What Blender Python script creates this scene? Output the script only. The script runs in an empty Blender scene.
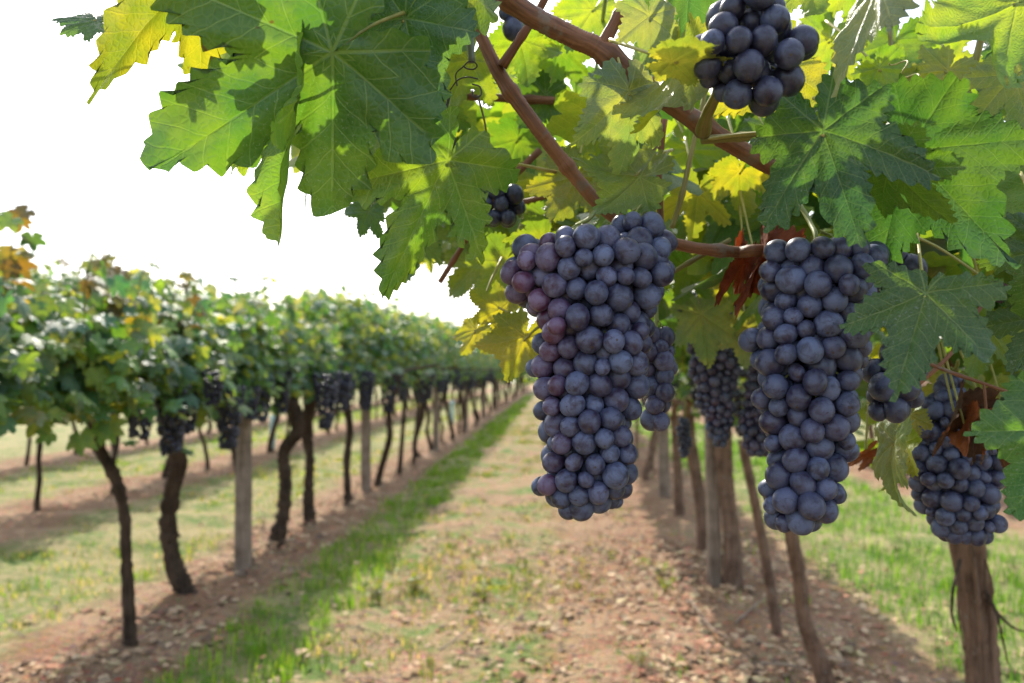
import bpy, math, random
import numpy as np
from mathutils import Vector, Matrix, Quaternion

random.seed(7)
rng = np.random.default_rng(11)
S = bpy.context.scene
C = S.collection
R = math.radians

# ------------------------------------------------------------------ camera, sky, sun, exposure
CAM_Z = 1.35
cam_d = bpy.data.cameras.new('camera')
cam = bpy.data.objects.new('camera', cam_d)
C.objects.link(cam)
S.camera = cam
cam_d.lens, cam_d.sensor_width = 28.0, 36.0
cam_d.clip_start, cam_d.clip_end = 0.02, 3000
cam.location = (0, 0, CAM_Z)
cam.rotation_euler = (R(90 + 2.2), 0, R(3.1))
cam_d.dof.use_dof = True
cam_d.dof.focus_distance = 0.72
cam_d.dof.aperture_fstop = 5.6
FPX = 28.0 / 36.0 * 1024

SUN_EL, SUN_AZ = R(42), R(-19)          # azimuth from +Y, negative = left of the rows
wd = bpy.data.worlds.new('World')
S.world = wd
wd.use_nodes = True
wn = wd.node_tree
bg = wn.nodes['Background']
sky = wn.nodes.new('ShaderNodeTexSky')
sky.sky_type = 'NISHITA'
sky.sun_disc = False
sky.sun_elevation = SUN_EL
sky.sun_rotation = SUN_AZ
sky.dust_density = 3.0
sky.air_density = 1.0
sky.ozone_density = 0.6
haze_add = wn.nodes.new('ShaderNodeMix')          # bright thin overcast over the blue: adds a pale veil to the sky
haze_add.data_type, haze_add.blend_type = 'RGBA', 'ADD'
haze_add.inputs[0].default_value = 1.0
haze_add.inputs[7].default_value = (3.7, 4.1, 4.7, 1)
wn.links.new(sky.outputs[0], haze_add.inputs[6])
wn.links.new(haze_add.outputs[2], bg.inputs[0])
bg.inputs[1].default_value = 0.12

sun_d = bpy.data.lights.new('sun', 'SUN')
sun_d.energy = 5.0
sun_d.angle = R(0.6)
sun_d.color = (1.0, 0.93, 0.82)
sun = bpy.data.objects.new('sun', sun_d)
C.objects.link(sun)
sd = Vector((math.sin(SUN_AZ) * math.cos(SUN_EL), math.cos(SUN_AZ) * math.cos(SUN_EL), math.sin(SUN_EL)))
sun.rotation_euler = sd.to_track_quat('Z', 'Y').to_euler()

S.view_settings.view_transform = 'Standard'
S.view_settings.look = 'None'
S.view_settings.exposure = 0.82
S.view_settings.gamma = 1
S.view_settings.use_curve_mapping = False
S.cycles.use_denoising = True
S.cycles.max_bounces = 8
S.cycles.transmission_bounces = 6
S.cycles.transparent_max_bounces = 4
S.cycles.sample_clamp_indirect = 6

CR = cam.rotation_euler.to_matrix()


def at(px, py, Y):
    """the point at forward distance Y that the photo shows at pixel px, py"""
    d = CR @ Vector(((px - 512) / FPX, (341.5 - py) / FPX, -1))
    return Vector((0, 0, CAM_Z)) + d * (Y / d.y)


# ------------------------------------------------------------------ node helpers
class NT:
    def __init__(self, name):
        self.m = bpy.data.materials.new(name)
        self.m.use_nodes = True
        self.t = self.m.node_tree
        self.t.nodes.clear()
        self.out = self.t.nodes.new('ShaderNodeOutputMaterial')

    def n(self, kind, **kw):
        nd = self.t.nodes.new(kind)
        for k, v in kw.items():
            setattr(nd, k, v)
        return nd

    def put(self, sock, v):
        if v is None:
            return
        if isinstance(v, bpy.types.NodeSocket):
            self.t.links.new(v, sock)
        elif isinstance(v, (tuple, list)) and len(v) == 3 and sock.type == 'RGBA':
            sock.default_value = (*v, 1)
        else:
            sock.default_value = v

    def math(self, op, a, b=None, c=None, clamp=False):
        nd = self.n('ShaderNodeMath', operation=op, use_clamp=clamp)
        for i, v in enumerate((a, b, c)):
            self.put(nd.inputs[i], v)
        return nd.outputs[0]

    def ramp01(self, v, lo, hi, a=0.0, b=1.0):
        nd = self.n('ShaderNodeMapRange', interpolation_type='SMOOTHSTEP')
        for i, x in enumerate((v, lo, hi, a, b)):
            self.put(nd.inputs[i], x)
        return nd.outputs[0]

    def mix(self, f, a, b, blend='MIX'):
        nd = self.n('ShaderNodeMix', data_type='RGBA', blend_type=blend)
        self.put(nd.inputs[0], f)
        self.put(nd.inputs[6], a)
        self.put(nd.inputs[7], b)
        return nd.outputs[2]

    def noise(self, vec, scale, detail=3, rough=0.55, dist=0.0):
        nd = self.n('ShaderNodeTexNoise')
        self.put(nd.inputs['Vector'], vec)
        nd.inputs['Scale'].default_value = scale
        nd.inputs['Detail'].default_value = detail
        nd.inputs['Roughness'].default_value = rough
        nd.inputs['Distortion'].default_value = dist
        return nd.outputs[0]

    def voro(self, vec, scale, feature='F1'):
        nd = self.n('ShaderNodeTexVoronoi', feature=feature)
        self.put(nd.inputs['Vector'], vec)
        nd.inputs['Scale'].default_value = scale
        return nd

    def vmul(self, vec, s):
        nd = self.n('ShaderNodeVectorMath', operation='MULTIPLY')
        self.put(nd.inputs[0], vec)
        nd.inputs[1].default_value = s
        return nd.outputs[0]

    def vadd(self, vec, b):
        nd = self.n('ShaderNodeVectorMath', operation='ADD')
        self.put(nd.inputs[0], vec)
        self.put(nd.inputs[1], b)
        return nd.outputs[0]

    def bump(self, h, strength=0.3, dist=0.01):
        nd = self.n('ShaderNodeBump')
        nd.inputs['Strength'].default_value = strength
        nd.inputs['Distance'].default_value = dist
        self.put(nd.inputs['Height'], h)
        return nd.outputs[0]

    def bsdf(self, color, rough=0.6, spec=0.4, normal=None, **kw):
        nd = self.n('ShaderNodeBsdfPrincipled')
        self.put(nd.inputs['Base Color'], color)
        self.put(nd.inputs['Roughness'], rough)
        self.put(nd.inputs['Specular IOR Level'], spec)
        self.put(nd.inputs['Normal'], normal)
        for k, v in kw.items():
            self.put(nd.inputs[k], v)
        return nd.outputs[0]

    def done(self, shader):
        self.t.links.new(shader, self.out.inputs[0])
        return self.m


def leaf_material():
    k = NT('vine leaf')
    tint = k.n('ShaderNodeAttribute', attribute_name='tint').outputs[0]
    uvv = k.n('ShaderNodeUVMap', uv_map='vein').outputs[0]
    uvl = k.n('ShaderNodeUVMap', uv_map='leaf').outputs[0]
    sp = k.n('ShaderNodeSeparateXYZ')
    k.put(sp.inputs[0], uvv)
    u, v = sp.outputs[0], sp.outputs[1]
    v = k.math('ABSOLUTE', k.math('ADD', v, k.math('MULTIPLY', k.math('MULTIPLY_ADD', k.noise(uvl, 5, 2), 1.0, -0.5), k.math('MULTIPLY', u, 0.055))))
    w = k.math('MULTIPLY_ADD', u, -0.009, 0.0135)
    main = k.math('SUBTRACT', 1.0, k.ramp01(k.math('DIVIDE', v, w), 0.35, 1.0))
    wob = k.math('MULTIPLY', k.noise(uvl, 7, 1), 0.05)
    t = k.math('ADD', k.math('SUBTRACT', u, k.math('MULTIPLY', k.math('POWER', v, 0.85), 0.72)), wob)
    fr = k.math('ABSOLUTE', k.math('SUBTRACT', k.math('FRACT', k.math('DIVIDE', t, 0.135)), 0.5))
    sec = k.math('MULTIPLY', k.math('SUBTRACT', 1.0, k.ramp01(fr, 0.018, 0.055)), 0.85)
    cell = k.voro(k.vadd(uvl, None), 26, 'DISTANCE_TO_EDGE').outputs[0]
    ter = k.math('MULTIPLY', k.math('SUBTRACT', 1.0, k.ramp01(cell, 0.0, 0.15)), 0.30)
    vein = k.math('MAXIMUM', k.math('MAXIMUM', main, sec), ter)
    back = k.n('ShaderNodeNewGeometry').outputs['Backfacing']
    pos = k.n('ShaderNodeTexCoord').outputs['Object']
    blot = k.noise(pos, 22, 4, 0.6)
    base = k.mix(k.ramp01(blot, 0.3, 0.7), k.mix(1.0, tint, (0.72, 0.76, 0.8), 'MULTIPLY'), k.mix(1.0, tint, (1.35, 1.2, 1.05), 'MULTIPLY'))
    base = k.mix(k.math('MULTIPLY', vein, 0.80), base, k.mix(0.5, k.mix(1.0, tint, (2.8, 2.0, 1.5), 'MULTIPLY'), (0.30, 0.35, 0.16)))
    under = k.mix(0.35, base, (0.11, 0.16, 0.085))
    base = k.mix(k.math('MULTIPLY', back, 0.75), base, under)
    # dried spray residue specks and a few brown necrotic spots
    spk = k.noise(pos, 420, 2, 0.7)
    area = k.ramp01(k.noise(pos, 12, 2), 0.42, 0.68)
    base = k.mix(k.math('MULTIPLY', k.math('MULTIPLY', k.ramp01(spk, 0.60, 0.70), area), 0.42), base, (0.42, 0.46, 0.40))
    brown = k.ramp01(k.noise(k.vadd(pos, (3.1, 0.7, 1.9)), 34, 3, 0.5), 0.715, 0.755)
    base = k.mix(k.math('MULTIPLY', brown, 0.8), base, (0.12, 0.06, 0.02))
    tr = k.mix(1.0, k.mix(1.0, tint, (4.3, 2.85, 0.55), 'MULTIPLY'), (0.50, 0.48, 0.05), 'DARKEN')
    tr = k.mix(k.ramp01(k.noise(k.vadd(pos, (1.3, 4.1, 0.2)), 17, 4, 0.62), 0.36, 0.66), k.mix(1.0, tr, (0.55, 0.72, 0.8), 'MULTIPLY'), k.mix(1.0, tr, (1.15, 1.0, 0.9), 'MULTIPLY'))
    tr = k.mix(k.math('MULTIPLY', k.math('MAXIMUM', main, sec), 0.35), tr, k.mix(1.0, tr, (1.5, 1.35, 1.5), 'MULTIPLY'))
    tr = k.mix(k.math('MULTIPLY', brown, 0.85), tr, (0.12, 0.05, 0.01))
    puck = k.math('SUBTRACT', k.math('MULTIPLY', k.ramp01(cell, 0, 0.3), 0.4), k.math('MAXIMUM', main, sec))
    h = k.math('MULTIPLY_ADD', k.noise(pos, 90, 2), 0.35, puck)
    nrm = k.bump(h, 0.36, 0.0024)
    p = k.bsdf(base, k.math('MULTIPLY_ADD', blot, 0.22, 0.30), 0.5, nrm)
    tl = k.n('ShaderNodeBsdfTranslucent')
    k.put(tl.inputs[0], tr)
    k.put(tl.inputs[1], nrm)
    ms = k.n('ShaderNodeMixShader')
    ms.inputs[0].default_value = 0.50
    k.t.links.new(p, ms.inputs[1])
    k.t.links.new(tl.outputs[0], ms.inputs[2])
    return k.done(ms.outputs[0])


def dry_leaf_material():
    k = NT('dry leaf')
    tint = k.n('ShaderNodeAttribute', attribute_name='tint').outputs[0]
    pos = k.n('ShaderNodeTexCoord').outputs['Object']
    b = k.noise(pos, 40, 4, 0.65)
    col = k.mix(k.ramp01(b, 0.3, 0.7), k.mix(1.0, tint, (0.5, 0.45, 0.45), 'MULTIPLY'), k.mix(1.0, tint, (1.4, 1.3, 1.2), 'MULTIPLY'))
    p = k.bsdf(col, 0.7, 0.25, k.bump(k.noise(pos, 160, 3), 0.6, 0.003))
    tl = k.n('ShaderNodeBsdfTranslucent')
    k.put(tl.inputs[0], k.mix(1.0, col, (2.2, 1.3, 0.7), 'MULTIPLY'))
    ms = k.n('ShaderNodeMixShader')
    ms.inputs[0].default_value = 0.25
    k.t.links.new(p, ms.inputs[1])
    k.t.links.new(tl.outputs[0], ms.inputs[2])
    return k.done(ms.outputs[0])


def grape_material():
    k = NT('grape skin with bloom')
    oi = k.n('ShaderNodeObjectInfo')
    pos = k.n('ShaderNodeTexCoord').outputs['Object']
    sh = k.n('ShaderNodeVectorMath', operation='SCALE')
    sh.inputs[0].default_value = (17.0, 9.0, 23.0)
    k.put(sh.inputs['Scale'], oi.outputs['Random'])
    p = k.vadd(pos, sh.outputs[0])
    bl = k.noise(p, 85, 4, 0.62, 0.4)
    bl = k.ramp01(bl, 0.30, 0.66)
    fine = k.noise(p, 900, 2, 0.7)
    rub = k.ramp01(k.noise(k.vmul(p, (1, 1, 2.2)), 150, 3, 0.6, 1.2), 0.60, 0.72)
    amt = k.math('MULTIPLY', k.math('MULTIPLY_ADD', bl, 0.85, 0.12), k.math('MULTIPLY_ADD', rub, -0.75, 1.0))
    amt = k.math('MULTIPLY', amt, k.math('MULTIPLY_ADD', fine, 0.45, 0.78))
    amt = k.math('MULTIPLY', amt, k.math('MULTIPLY_ADD', oi.outputs['Random'], 0.6, 0.70), None, True)
    amt = k.math('MULTIPLY', amt, oi.outputs['Alpha'])
    skin = k.mix(1.0, oi.outputs['Color'], (0.22, 0.12, 0.22), 'MULTIPLY')
    bloom = k.mix(0.28, (0.110, 0.143, 0.248), oi.outputs['Color'])
    col = k.mix(amt, skin, bloom)
    dots = k.ramp01(k.voro(p, 420).outputs[0], 0.10, 0.17)
    col = k.mix(k.math('MULTIPLY', k.math('SUBTRACT', 1.0, dots), 0.20), col, (0.20, 0.18, 0.15))
    z = k.n('ShaderNodeSeparateXYZ')
    k.put(z.inputs[0], k.n('ShaderNodeTexCoord').outputs['Normal'])
    scar = k.ramp01(z.outputs[2], 0.9925, 0.9975)
    col = k.mix(k.math('MULTIPLY', scar, 0.85), col, (0.05, 0.035, 0.022))
    ro = k.math('MULTIPLY_ADD', amt, 0.34, 0.27)
    return k.done(k.bsdf(col, ro, 0.42, k.bump(fine, 0.05, 0.0004)))


def wood_material(name, dark, light, scale=(60, 60, 7), bump=0.8, dist=0.006, rough=0.85, lichen=None, grain=None):
    k = NT(name)
    pos = k.n('ShaderNodeTexCoord').outputs['Object']
    if grain:      # fibres that follow the cane
        g = k.noise(k.vmul(k.n('ShaderNodeUVMap', uv_map='grain').outputs[0], (*grain, 1)), 1.0, 5, 0.65, 0.4)
    else:
        g = k.noise(k.vmul(pos, scale), 1.0, 5, 0.65, 0.6)
    big = k.noise(pos, 9, 3, 0.6)
    col = k.mix(k.ramp01(k.math('MULTIPLY_ADD', big, 0.5, k.math('MULTIPLY', g, 0.6)), 0.35, 0.72), dark, light)
    if lichen:
        col = k.mix(k.math('MULTIPLY', k.ramp01(k.noise(pos, 28, 4, 0.7), 0.58, 0.68), 0.6), col, lichen)
    return k.done(k.bsdf(col, rough, 0.25, k.bump(g, bump, dist)))


def plain(name, color, rough=0.6, spec=0.4, var=0.25, scale=40, metallic=0.0):
    k = NT(name)
    pos = k.n('ShaderNodeTexCoord').outputs['Object']
    b = k.noise(pos, scale, 3)
    col = k.mix(b, tuple(c * (1 - var) for c in color), tuple(min(1, c * (1 + var)) for c in color))
    return k.done(k.bsdf(col, rough, spec, None, Metallic=metallic))


def blade_material():
    k = NT('grass blade')
    tint = k.n('ShaderNodeAttribute', attribute_name='tint').outputs[0]
    p = k.bsdf(tint, 0.6, 0.3)
    tl = k.n('ShaderNodeBsdfTranslucent')
    k.put(tl.inputs[0], k.mix(1.0, tint, (2.0, 1.8, 0.8), 'MULTIPLY'))
    ms = k.n('ShaderNodeMixShader')
    ms.inputs[0].default_value = 0.4
    k.t.links.new(p, ms.inputs[1])
    k.t.links.new(tl.outputs[0], ms.inputs[2])
    return k.done(ms.outputs[0])


def litter_material():
    k = NT('litter')
    tint = k.n('ShaderNodeAttribute', attribute_name='tint').outputs[0]
    return k.done(k.bsdf(tint, 0.85, 0.2))


ROWS_X = (-7.6, -4.83, -2.09, 1.16, 4.3)


def ground_material():
    k = NT('vineyard soil and grass')
    pos = k.n('ShaderNodeNewGeometry').outputs['Position']
    sx = k.n('ShaderNodeSeparateXYZ')
    k.put(sx.inputs[0], pos)
    wob = k.math('MULTIPLY_ADD', k.noise(pos, 1.3, 4, 0.6), 0.9, -0.45)
    x = k.math('ADD', sx.outputs[0], wob)
    n1 = k.noise(pos, 2.2, 5, 0.65)
    n2 = k.noise(pos, 16, 5, 0.7)
    n3 = k.noise(pos, 70, 4, 0.7)
    chips = k.voro(k.vadd(pos, None), 26)
    chip2 = k.voro(k.vmul(pos, (1, 1.6, 1)), 55)
    soil = k.mix(n2, (0.18, 0.098, 0.055), (0.37, 0.225, 0.130))
    pale = k.mix(n3, (0.29, 0.190, 0.115), (0.45, 0.325, 0.205))
    soil = k.mix(k.ramp01(n1, 0.38, 0.62), soil, pale)
    # broken clods and dry leaf fragments
    soil = k.mix(k.ramp01(k.math('SUBTRACT', chips.outputs[0], k.math('MULTIPLY', n3, 0.3)), 0.02, 0.5, 0.55, 0.0), soil,
                 k.mix(1.0, chips.outputs[1], (0.52, 0.25, 0.14), 'MULTIPLY'))
    soil = k.mix(k.math('MULTIPLY', k.ramp01(chip2.outputs[0], 0.25, 0.55), 0.5), soil, (0.10, 0.055, 0.035))
    straw = k.mix(n3, (0.18, 0.145, 0.07), (0.37, 0.31, 0.165))
    green = k.mix(n3, (0.04, 0.085, 0.018), (0.13, 0.20, 0.045))
    turf = k.mix(k.ramp01(k.math('MULTIPLY_ADD', n2, 0.5, k.math('MULTIPLY', n1, 0.6)), 0.43, 0.62), green, straw)

    def band(lo, hi, soft=0.2):
        return k.math('MULTIPLY', k.ramp01(x, lo - soft, lo + soft), k.math('SUBTRACT', 1.0, k.ramp01(x, hi - soft, hi + soft)))
    bare = None
    for lo, hi in ((-8.2, -7.0), (-5.4, -4.25), (-2.65, -1.66), (-0.05, 1.85), (3.8, 4.9)):
        b = band(lo, hi)
        bare = b if bare is None else k.math('MAXIMUM', bare, b)
    patch = k.math('MULTIPLY', k.ramp01(n1, 0.40, 0.56), 0.9)
    bare = k.math('MAXIMUM', bare, k.math('MULTIPLY', patch, band(-1.2, 0.5, 0.25)))
    col = k.mix(bare, turf, soil)
    h = k.math('ADD', k.math('MULTIPLY', n2, 0.6), k.math('ADD', k.math('MULTIPLY', n3, 0.35), k.math('MULTIPLY', chips.outputs[0], 0.5)))
    return k.done(k.bsdf(col, 0.95, 0.15, k.bump(h, 0.9, 0.035)))


M_LEAF = leaf_material()
M_DRY = dry_leaf_material()
M_GRAPE = grape_material()
M_CANE = wood_material('red brown cane', (0.085, 0.036, 0.018), (0.26, 0.115, 0.055), None, 0.5, 0.0015, 0.55, (0.15, 0.13, 0.10), (14, 22))
M_TWIG = wood_material('olive shoot', (0.10, 0.085, 0.022), (0.27, 0.24, 0.075), None, 0.25, 0.001, 0.5, None, (9, 25))
M_PET = wood_material('yellow green petiole', (0.20, 0.20, 0.05), (0.38, 0.32, 0.10), (60, 60, 12), 0.15, 0.0006, 0.45)
M_BARK = wood_material('backlit vine bark', (0.022, 0.015, 0.010), (0.095, 0.062, 0.042), (70, 70, 6), 1.0, 0.012, 0.95)  # near black tone puts the left row's backlit shade into the bark
M_BARK2 = wood_material('brown fibrous vine bark', (0.060, 0.034, 0.022), (0.25, 0.155, 0.105), (80, 80, 5), 1.0, 0.012, 0.95, (0.22, 0.19, 0.15))
M_POST = wood_material('weathered wooden post', (0.12, 0.085, 0.06), (0.31, 0.24, 0.185), (50, 50, 3), 0.5, 0.006, 0.9)
M_WIRE = plain('galvanised wire', (0.30, 0.31, 0.31), 0.45, 0.5, 0.3, 60, 0.8)
M_TIE = plain('rusted tie wire', (0.05, 0.045, 0.042), 0.6, 0.4, 0.3, 60, 0.4)
M_ROD = plain('grey rod', (0.14, 0.155, 0.12), 0.55, 0.4, 0.3, 50)
M_STEM = plain('green grape stalk', (0.20, 0.22, 0.055), 0.5, 0.35, 0.35, 60)
M_TUBE = plain('pale guard tube', (0.45, 0.62, 0.60), 0.5, 0.4, 0.1)
M_BLADE = blade_material()
M_LITTER = litter_material()
M_GROUND = ground_material()


# ------------------------------------------------------------------ object helpers
def link(name, data, mat=None, parent=None, loc=None):
    o = bpy.data.objects.new(name, data)
    C.objects.link(o)
    if mat is not None and data is not None and not data.materials:
        data.materials.append(mat)
    if parent is not None:
        o.parent = parent
        if loc is None:
            o.location = -parent.location if parent.parent is None else Vector((0, 0, 0))
    if loc is not None:
        o.location = loc
    return o


def thing(name, label, cat, loc=(0, 0, 0), group=None):
    o = bpy.data.objects.new(name, None)
    o.empty_display_size = 0.05
    C.objects.link(o)
    o.location = loc
    return tag(o, label, cat, group)


def tag(o, label, cat, group=None):
    o['label'], o['category'] = label, cat
    if group:
        o['group'] = group
    return o


def mesh_np(name, verts, loops, sizes, uvs=None, tint=None, smooth=True):
    me = bpy.data.meshes.new(name)
    verts = np.asarray(verts, np.float32)
    loops = np.asarray(loops, np.int32)
    sizes = np.asarray(sizes, np.int32)
    me.vertices.add(len(verts))
    me.vertices.foreach_set('co', verts.ravel())
    me.loops.add(len(loops))
    me.loops.foreach_set('vertex_index', loops)
    me.polygons.add(len(sizes))
    st = np.concatenate(([0], np.cumsum(sizes)[:-1])).astype(np.int32)
    me.polygons.foreach_set('loop_start', st)
    me.polygons.foreach_set('use_smooth', np.full(len(sizes), smooth, bool))
    for nm, uv in (uvs or {}).items():
        me.uv_layers.new(name=nm).data.foreach_set('uv', np.asarray(uv, np.float32).ravel())
    if tint is not None:
        a = me.attributes.new('tint', 'FLOAT_COLOR', 'POINT')
        t = np.ones((len(verts), 4), np.float32)
        t[:, :3] = tint
        a.data.foreach_set('color', t.ravel())
    me.update(calc_edges=True)
    return me


def catmull(P, n):
    P = [np.array(p, float) for p in P]
    if len(P) == 2:
        return np.array([P[0] + (P[1] - P[0]) * t for t in np.linspace(0, 1, n)])
    Q = [2 * P[0] - P[1]] + P + [2 * P[-1] - P[-2]]
    out = []
    for t in np.linspace(0, len(P) - 1 - 1e-6, n):
        i = int(t)
        f = t - i
        a, b, c, d = Q[i:i + 4]
        out.append(0.5 * (2 * b + (c - a) * f + (2 * a - 5 * b + 4 * c - d) * f * f + (3 * b - a - 3 * c + d) * f ** 3))
    return np.array(out)


def tube_arrays(P, rad, n=24, sides=10, rough=0.0, ridge=0, nodes=0.0, seed=0):
    """swept tube: rough = radius noise, ridge = long bark ribs, nodes = spacing of cane joints"""
    r_ = np.random.default_rng(seed)
    pts = catmull(P, n)
    rad = np.interp(np.linspace(0, 1, n), np.linspace(0, 1, len(rad)), rad)
    T = np.gradient(pts, axis=0)
    T /= np.linalg.norm(T, axis=1)[:, None] + 1e-12
    ref = np.array([0.3, 0.9, 0.1]) if abs(T[0][1]) < 0.8 else np.array([1.0, 0.1, 0.2])
    verts = []
    ang = np.linspace(0, 2 * np.pi, sides, endpoint=False)
    u = np.cross(T[0], ref)
    u /= np.linalg.norm(u)
    ln = np.concatenate(([0], np.cumsum(np.linalg.norm(np.diff(pts, axis=0), axis=1))))
    ph = r_.uniform(0, 6.28, 6)
    for i in range(n):
        u = u - T[i] * np.dot(u, T[i])
        u /= np.linalg.norm(u)
        w = np.cross(T[i], u)
        rr = rad[i] * np.ones(sides)
        if ridge:
            rr *= 1 + 0.10 * np.sin(ang * 3 + ph[0] + ln[i] * 3) + 0.09 * np.sin(ang * 5 + ph[1] - ln[i] * 4) + 0.07 * np.sin(ang * 8 + ph[2] + ln[i] * 9)
        if rough:
            rr *= 1 + r_.normal(0, rough, sides) + r_.normal(0, rough)
        if nodes:
            d = abs((ln[i] / nodes) % 1.0 - 0.5)
            rr *= 1 + 0.28 * math.exp(-(d / 0.07) ** 2)
        verts.append(pts[i] + np.outer(np.cos(ang) * rr, u) + np.outer(np.sin(ang) * rr, w))
    verts = np.concatenate(verts + [pts[:1], pts[-1:]])
    L, Z = [], []
    for i in range(n - 1):
        for j in range(sides):
            k = (j + 1) % sides
            L += [i * sides + j, i * sides + k, (i + 1) * sides + k, (i + 1) * sides + j]
            Z.append(4)
    c0, c1 = n * sides, n * sides + 1
    for j in range(sides):
        k = (j + 1) % sides
        L += [c0, k, j]
        L += [c1, (n - 1) * sides + j, (n - 1) * sides + k]
        Z += [3, 3]
    return verts, L, Z


def join_arrays(parts):
    V, L, Z, off = [], [], [], 0
    for v, l, z in parts:
        V.append(v)
        L.append(np.asarray(l) + off)
        Z.append(np.asarray(z))
        off += len(v)
    return np.concatenate(V), np.concatenate(L), np.concatenate(Z)


def tube(name, P, rad, mat, parent=None, **kw):
    v, l, z = tube_arrays(P, rad, **kw)
    n, sd_ = kw.get('n', 24), kw.get('sides', 10)
    pts = catmull(P, n)
    ln = np.concatenate(([0], np.cumsum(np.linalg.norm(np.diff(pts, axis=0), axis=1))))
    i, j = np.repeat(np.arange(n - 1), sd_), np.tile(np.arange(sd_), n - 1)
    q = np.stack([np.stack([j, ln[i]], 1), np.stack([j + 1, ln[i]], 1), np.stack([j + 1, ln[i + 1]], 1), np.stack([j, ln[i + 1]], 1)], 1).reshape(-1, 2)
    uv = np.zeros((len(l), 2))
    uv[:len(q)] = q * (1.0 / sd_, 1.0)
    return link(name, mesh_np(name, v, l, z, {'grain': uv}), mat, parent)


# ------------------------------------------------------------------ vine leaf shape
LOBES = np.radians([0, 54, -54, 108, -108, 150, -150])


def leaf_template(na, rings, seed, teeth=1.0, depth=1.0, cup=0.0, fold=0.0, droop=0.25, wave=0.05, pucker=0.018, curl=0.0, side=0.0, basal=1.0):
    """verts in leaf space (midrib along +y, length 1, upper side +z), polygons, vein and leaf uv per loop"""
    r_ = np.random.default_rng(seed)
    d1, d2 = depth * r_.uniform(0.85, 1.1, 2)
    ctl = [(0, 1.02), (7, 0.93), (16, 0.79), (24, 0.74 - 0.17 * d1), (30, 0.80 - 0.37 * d1), (36, 0.74 - 0.15 * d1), (45, 0.82), (53, 0.92), (62, 0.80), (73, 0.68 - 0.04 * d2),
           (82, 0.68 - 0.24 * d2), (90, 0.62), (104, 0.70), (118, 0.60), (134, 0.52), (150, 0.50), (162, 0.44), (172, 0.28), (180, 0.05)]
    a_, b_ = zip(*ctl)
    b_ = np.array(b_) * np.interp(a_, (0, 108, 130, 180), (1, 1, basal, basal))
    th = np.linspace(-np.pi, np.pi, 1600)
    sl = r_.uniform(0.92, 1.08, 2)
    rad = np.interp(np.abs(np.degrees(th)), a_, b_)
    rad = np.where(th > 0, rad * sl[0], rad * sl[1])
    rad *= 1 + 0.05 * np.sin(th * 3 + r_.uniform(0, 6)) + 0.03 * np.sin(th * 7 + r_.uniform(0, 6))
    ox, oy = np.sin(th) * rad, np.cos(th) * rad
    arc = np.concatenate(([0], np.cumsum(np.hypot(np.diff(ox), np.diff(oy)))))
    sa = np.linspace(0, arc[-1], na)
    ox, oy = np.interp(sa, arc, ox), np.interp(sa, arc, oy)
    nx_, ny_ = -np.gradient(oy), np.gradient(ox)
    nl = np.hypot(nx_, ny_) + 1e-9
    nx_, ny_ = nx_ / nl, ny_ / nl
    nt = max(7, int(50 * teeth))
    ph = sa / arc[-1] * nt + 0.35 * np.sin(sa * 3.1 + r_.uniform(0, 6))
    ph = ph + 0.9 * np.sin(sa * 1.3 + r_.uniform(0, 6)) + 0.25 * np.sin(sa * 9.0 + r_.uniform(0, 6))
    half = np.where(sa < arc[-1] / 2, ph % 1.0, 1 - ph % 1.0)
    half = half ** 0.72
    saw = 1 - np.abs(2 * half - 1) ** 1.08
    big = 0.45 + 0.75 * (np.sin(np.floor(ph) * 2.4 + seed) * 0.5 + 0.5)
    amp = (0.074 if na > 60 else 0.06) * big * np.clip(np.hypot(ox, oy) / 0.3 - 0.4, 0, 1)
    ex, ey = ox + nx_ * amp * (saw - 0.45), oy + ny_ * amp * (saw - 0.45)
    if (ex * ox + ey * oy).sum() < 0:
        ex, ey = ox, oy
    ts = np.array(rings)
    V = [np.zeros((1, 3))]
    for t in ts:
        f = t ** 9
        V.append(np.stack([t * (ox * (1 - f) + ex * f), t * (oy * (1 - f) + ey * f), np.zeros(na)], 1))
    V = np.concatenate(V)
    flat = V.copy()
    x, y = V[:, 0], V[:, 1]
    r = np.hypot(x, y)
    ang = np.arctan2(x, y)
    dv = np.min(np.abs(np.angle(np.exp(1j * (ang[:, None] - LOBES[None, :5])))), axis=1) * r
    z = pucker * np.sin(np.clip(dv / 0.16, 0, 1) * np.pi) * (r > 0.02)
    z += pucker * 0.7 * np.sin(x * 23 + seed) * np.cos(y * 19 + seed * 2)
    z += cup * r * r + fold * np.abs(x) - droop * r ** 2.4
    z += wave * r ** 2 * np.sin(ang * 5 + r_.uniform(0, 6)) + wave * 0.8 * r ** 2 * np.sin(ang * 9 + r_.uniform(0, 6))
    z += side * x * np.abs(x)
    V[:, 2] = z
    if curl:
        s = V[:, 1].copy()
        a = curl * s
        zz = V[:, 2].copy()
        rc = 1.0 / curl
        V[:, 1] = np.sin(a) * (rc + zz)
        V[:, 2] = np.cos(a) * (rc + zz) - rc
    nr = len(ts)
    F = []
    for j in range(na - 1):
        F.append((0, 1 + j + 1, 1 + j))
        for i in range(nr - 1):
            a0, b0 = 1 + i * na, 1 + (i + 1) * na
            F.append((a0 + j, a0 + j + 1, b0 + j + 1, b0 + j))
    L = np.array([i for f in F for i in f])
    Z = np.array([len(f) for f in F])
    # sector of every polygon: nearest main vein
    cent = np.repeat(np.arange(len(Z)), Z)
    cx = np.bincount(cent, flat[L, 0]) / Z
    cy = np.bincount(cent, flat[L, 1]) / Z
    fa = np.arctan2(cx, cy)
    lob = LOBES[np.argmin(np.abs(np.angle(np.exp(1j * (fa[:, None] - LOBES[None])))), axis=1)]
    la = lob[cent]
    fx, fy = flat[L, 0], flat[L, 1]
    uu = fx * np.sin(la) + fy * np.cos(la)
    vv = np.abs(fx * np.cos(la) - fy * np.sin(la))
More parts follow.
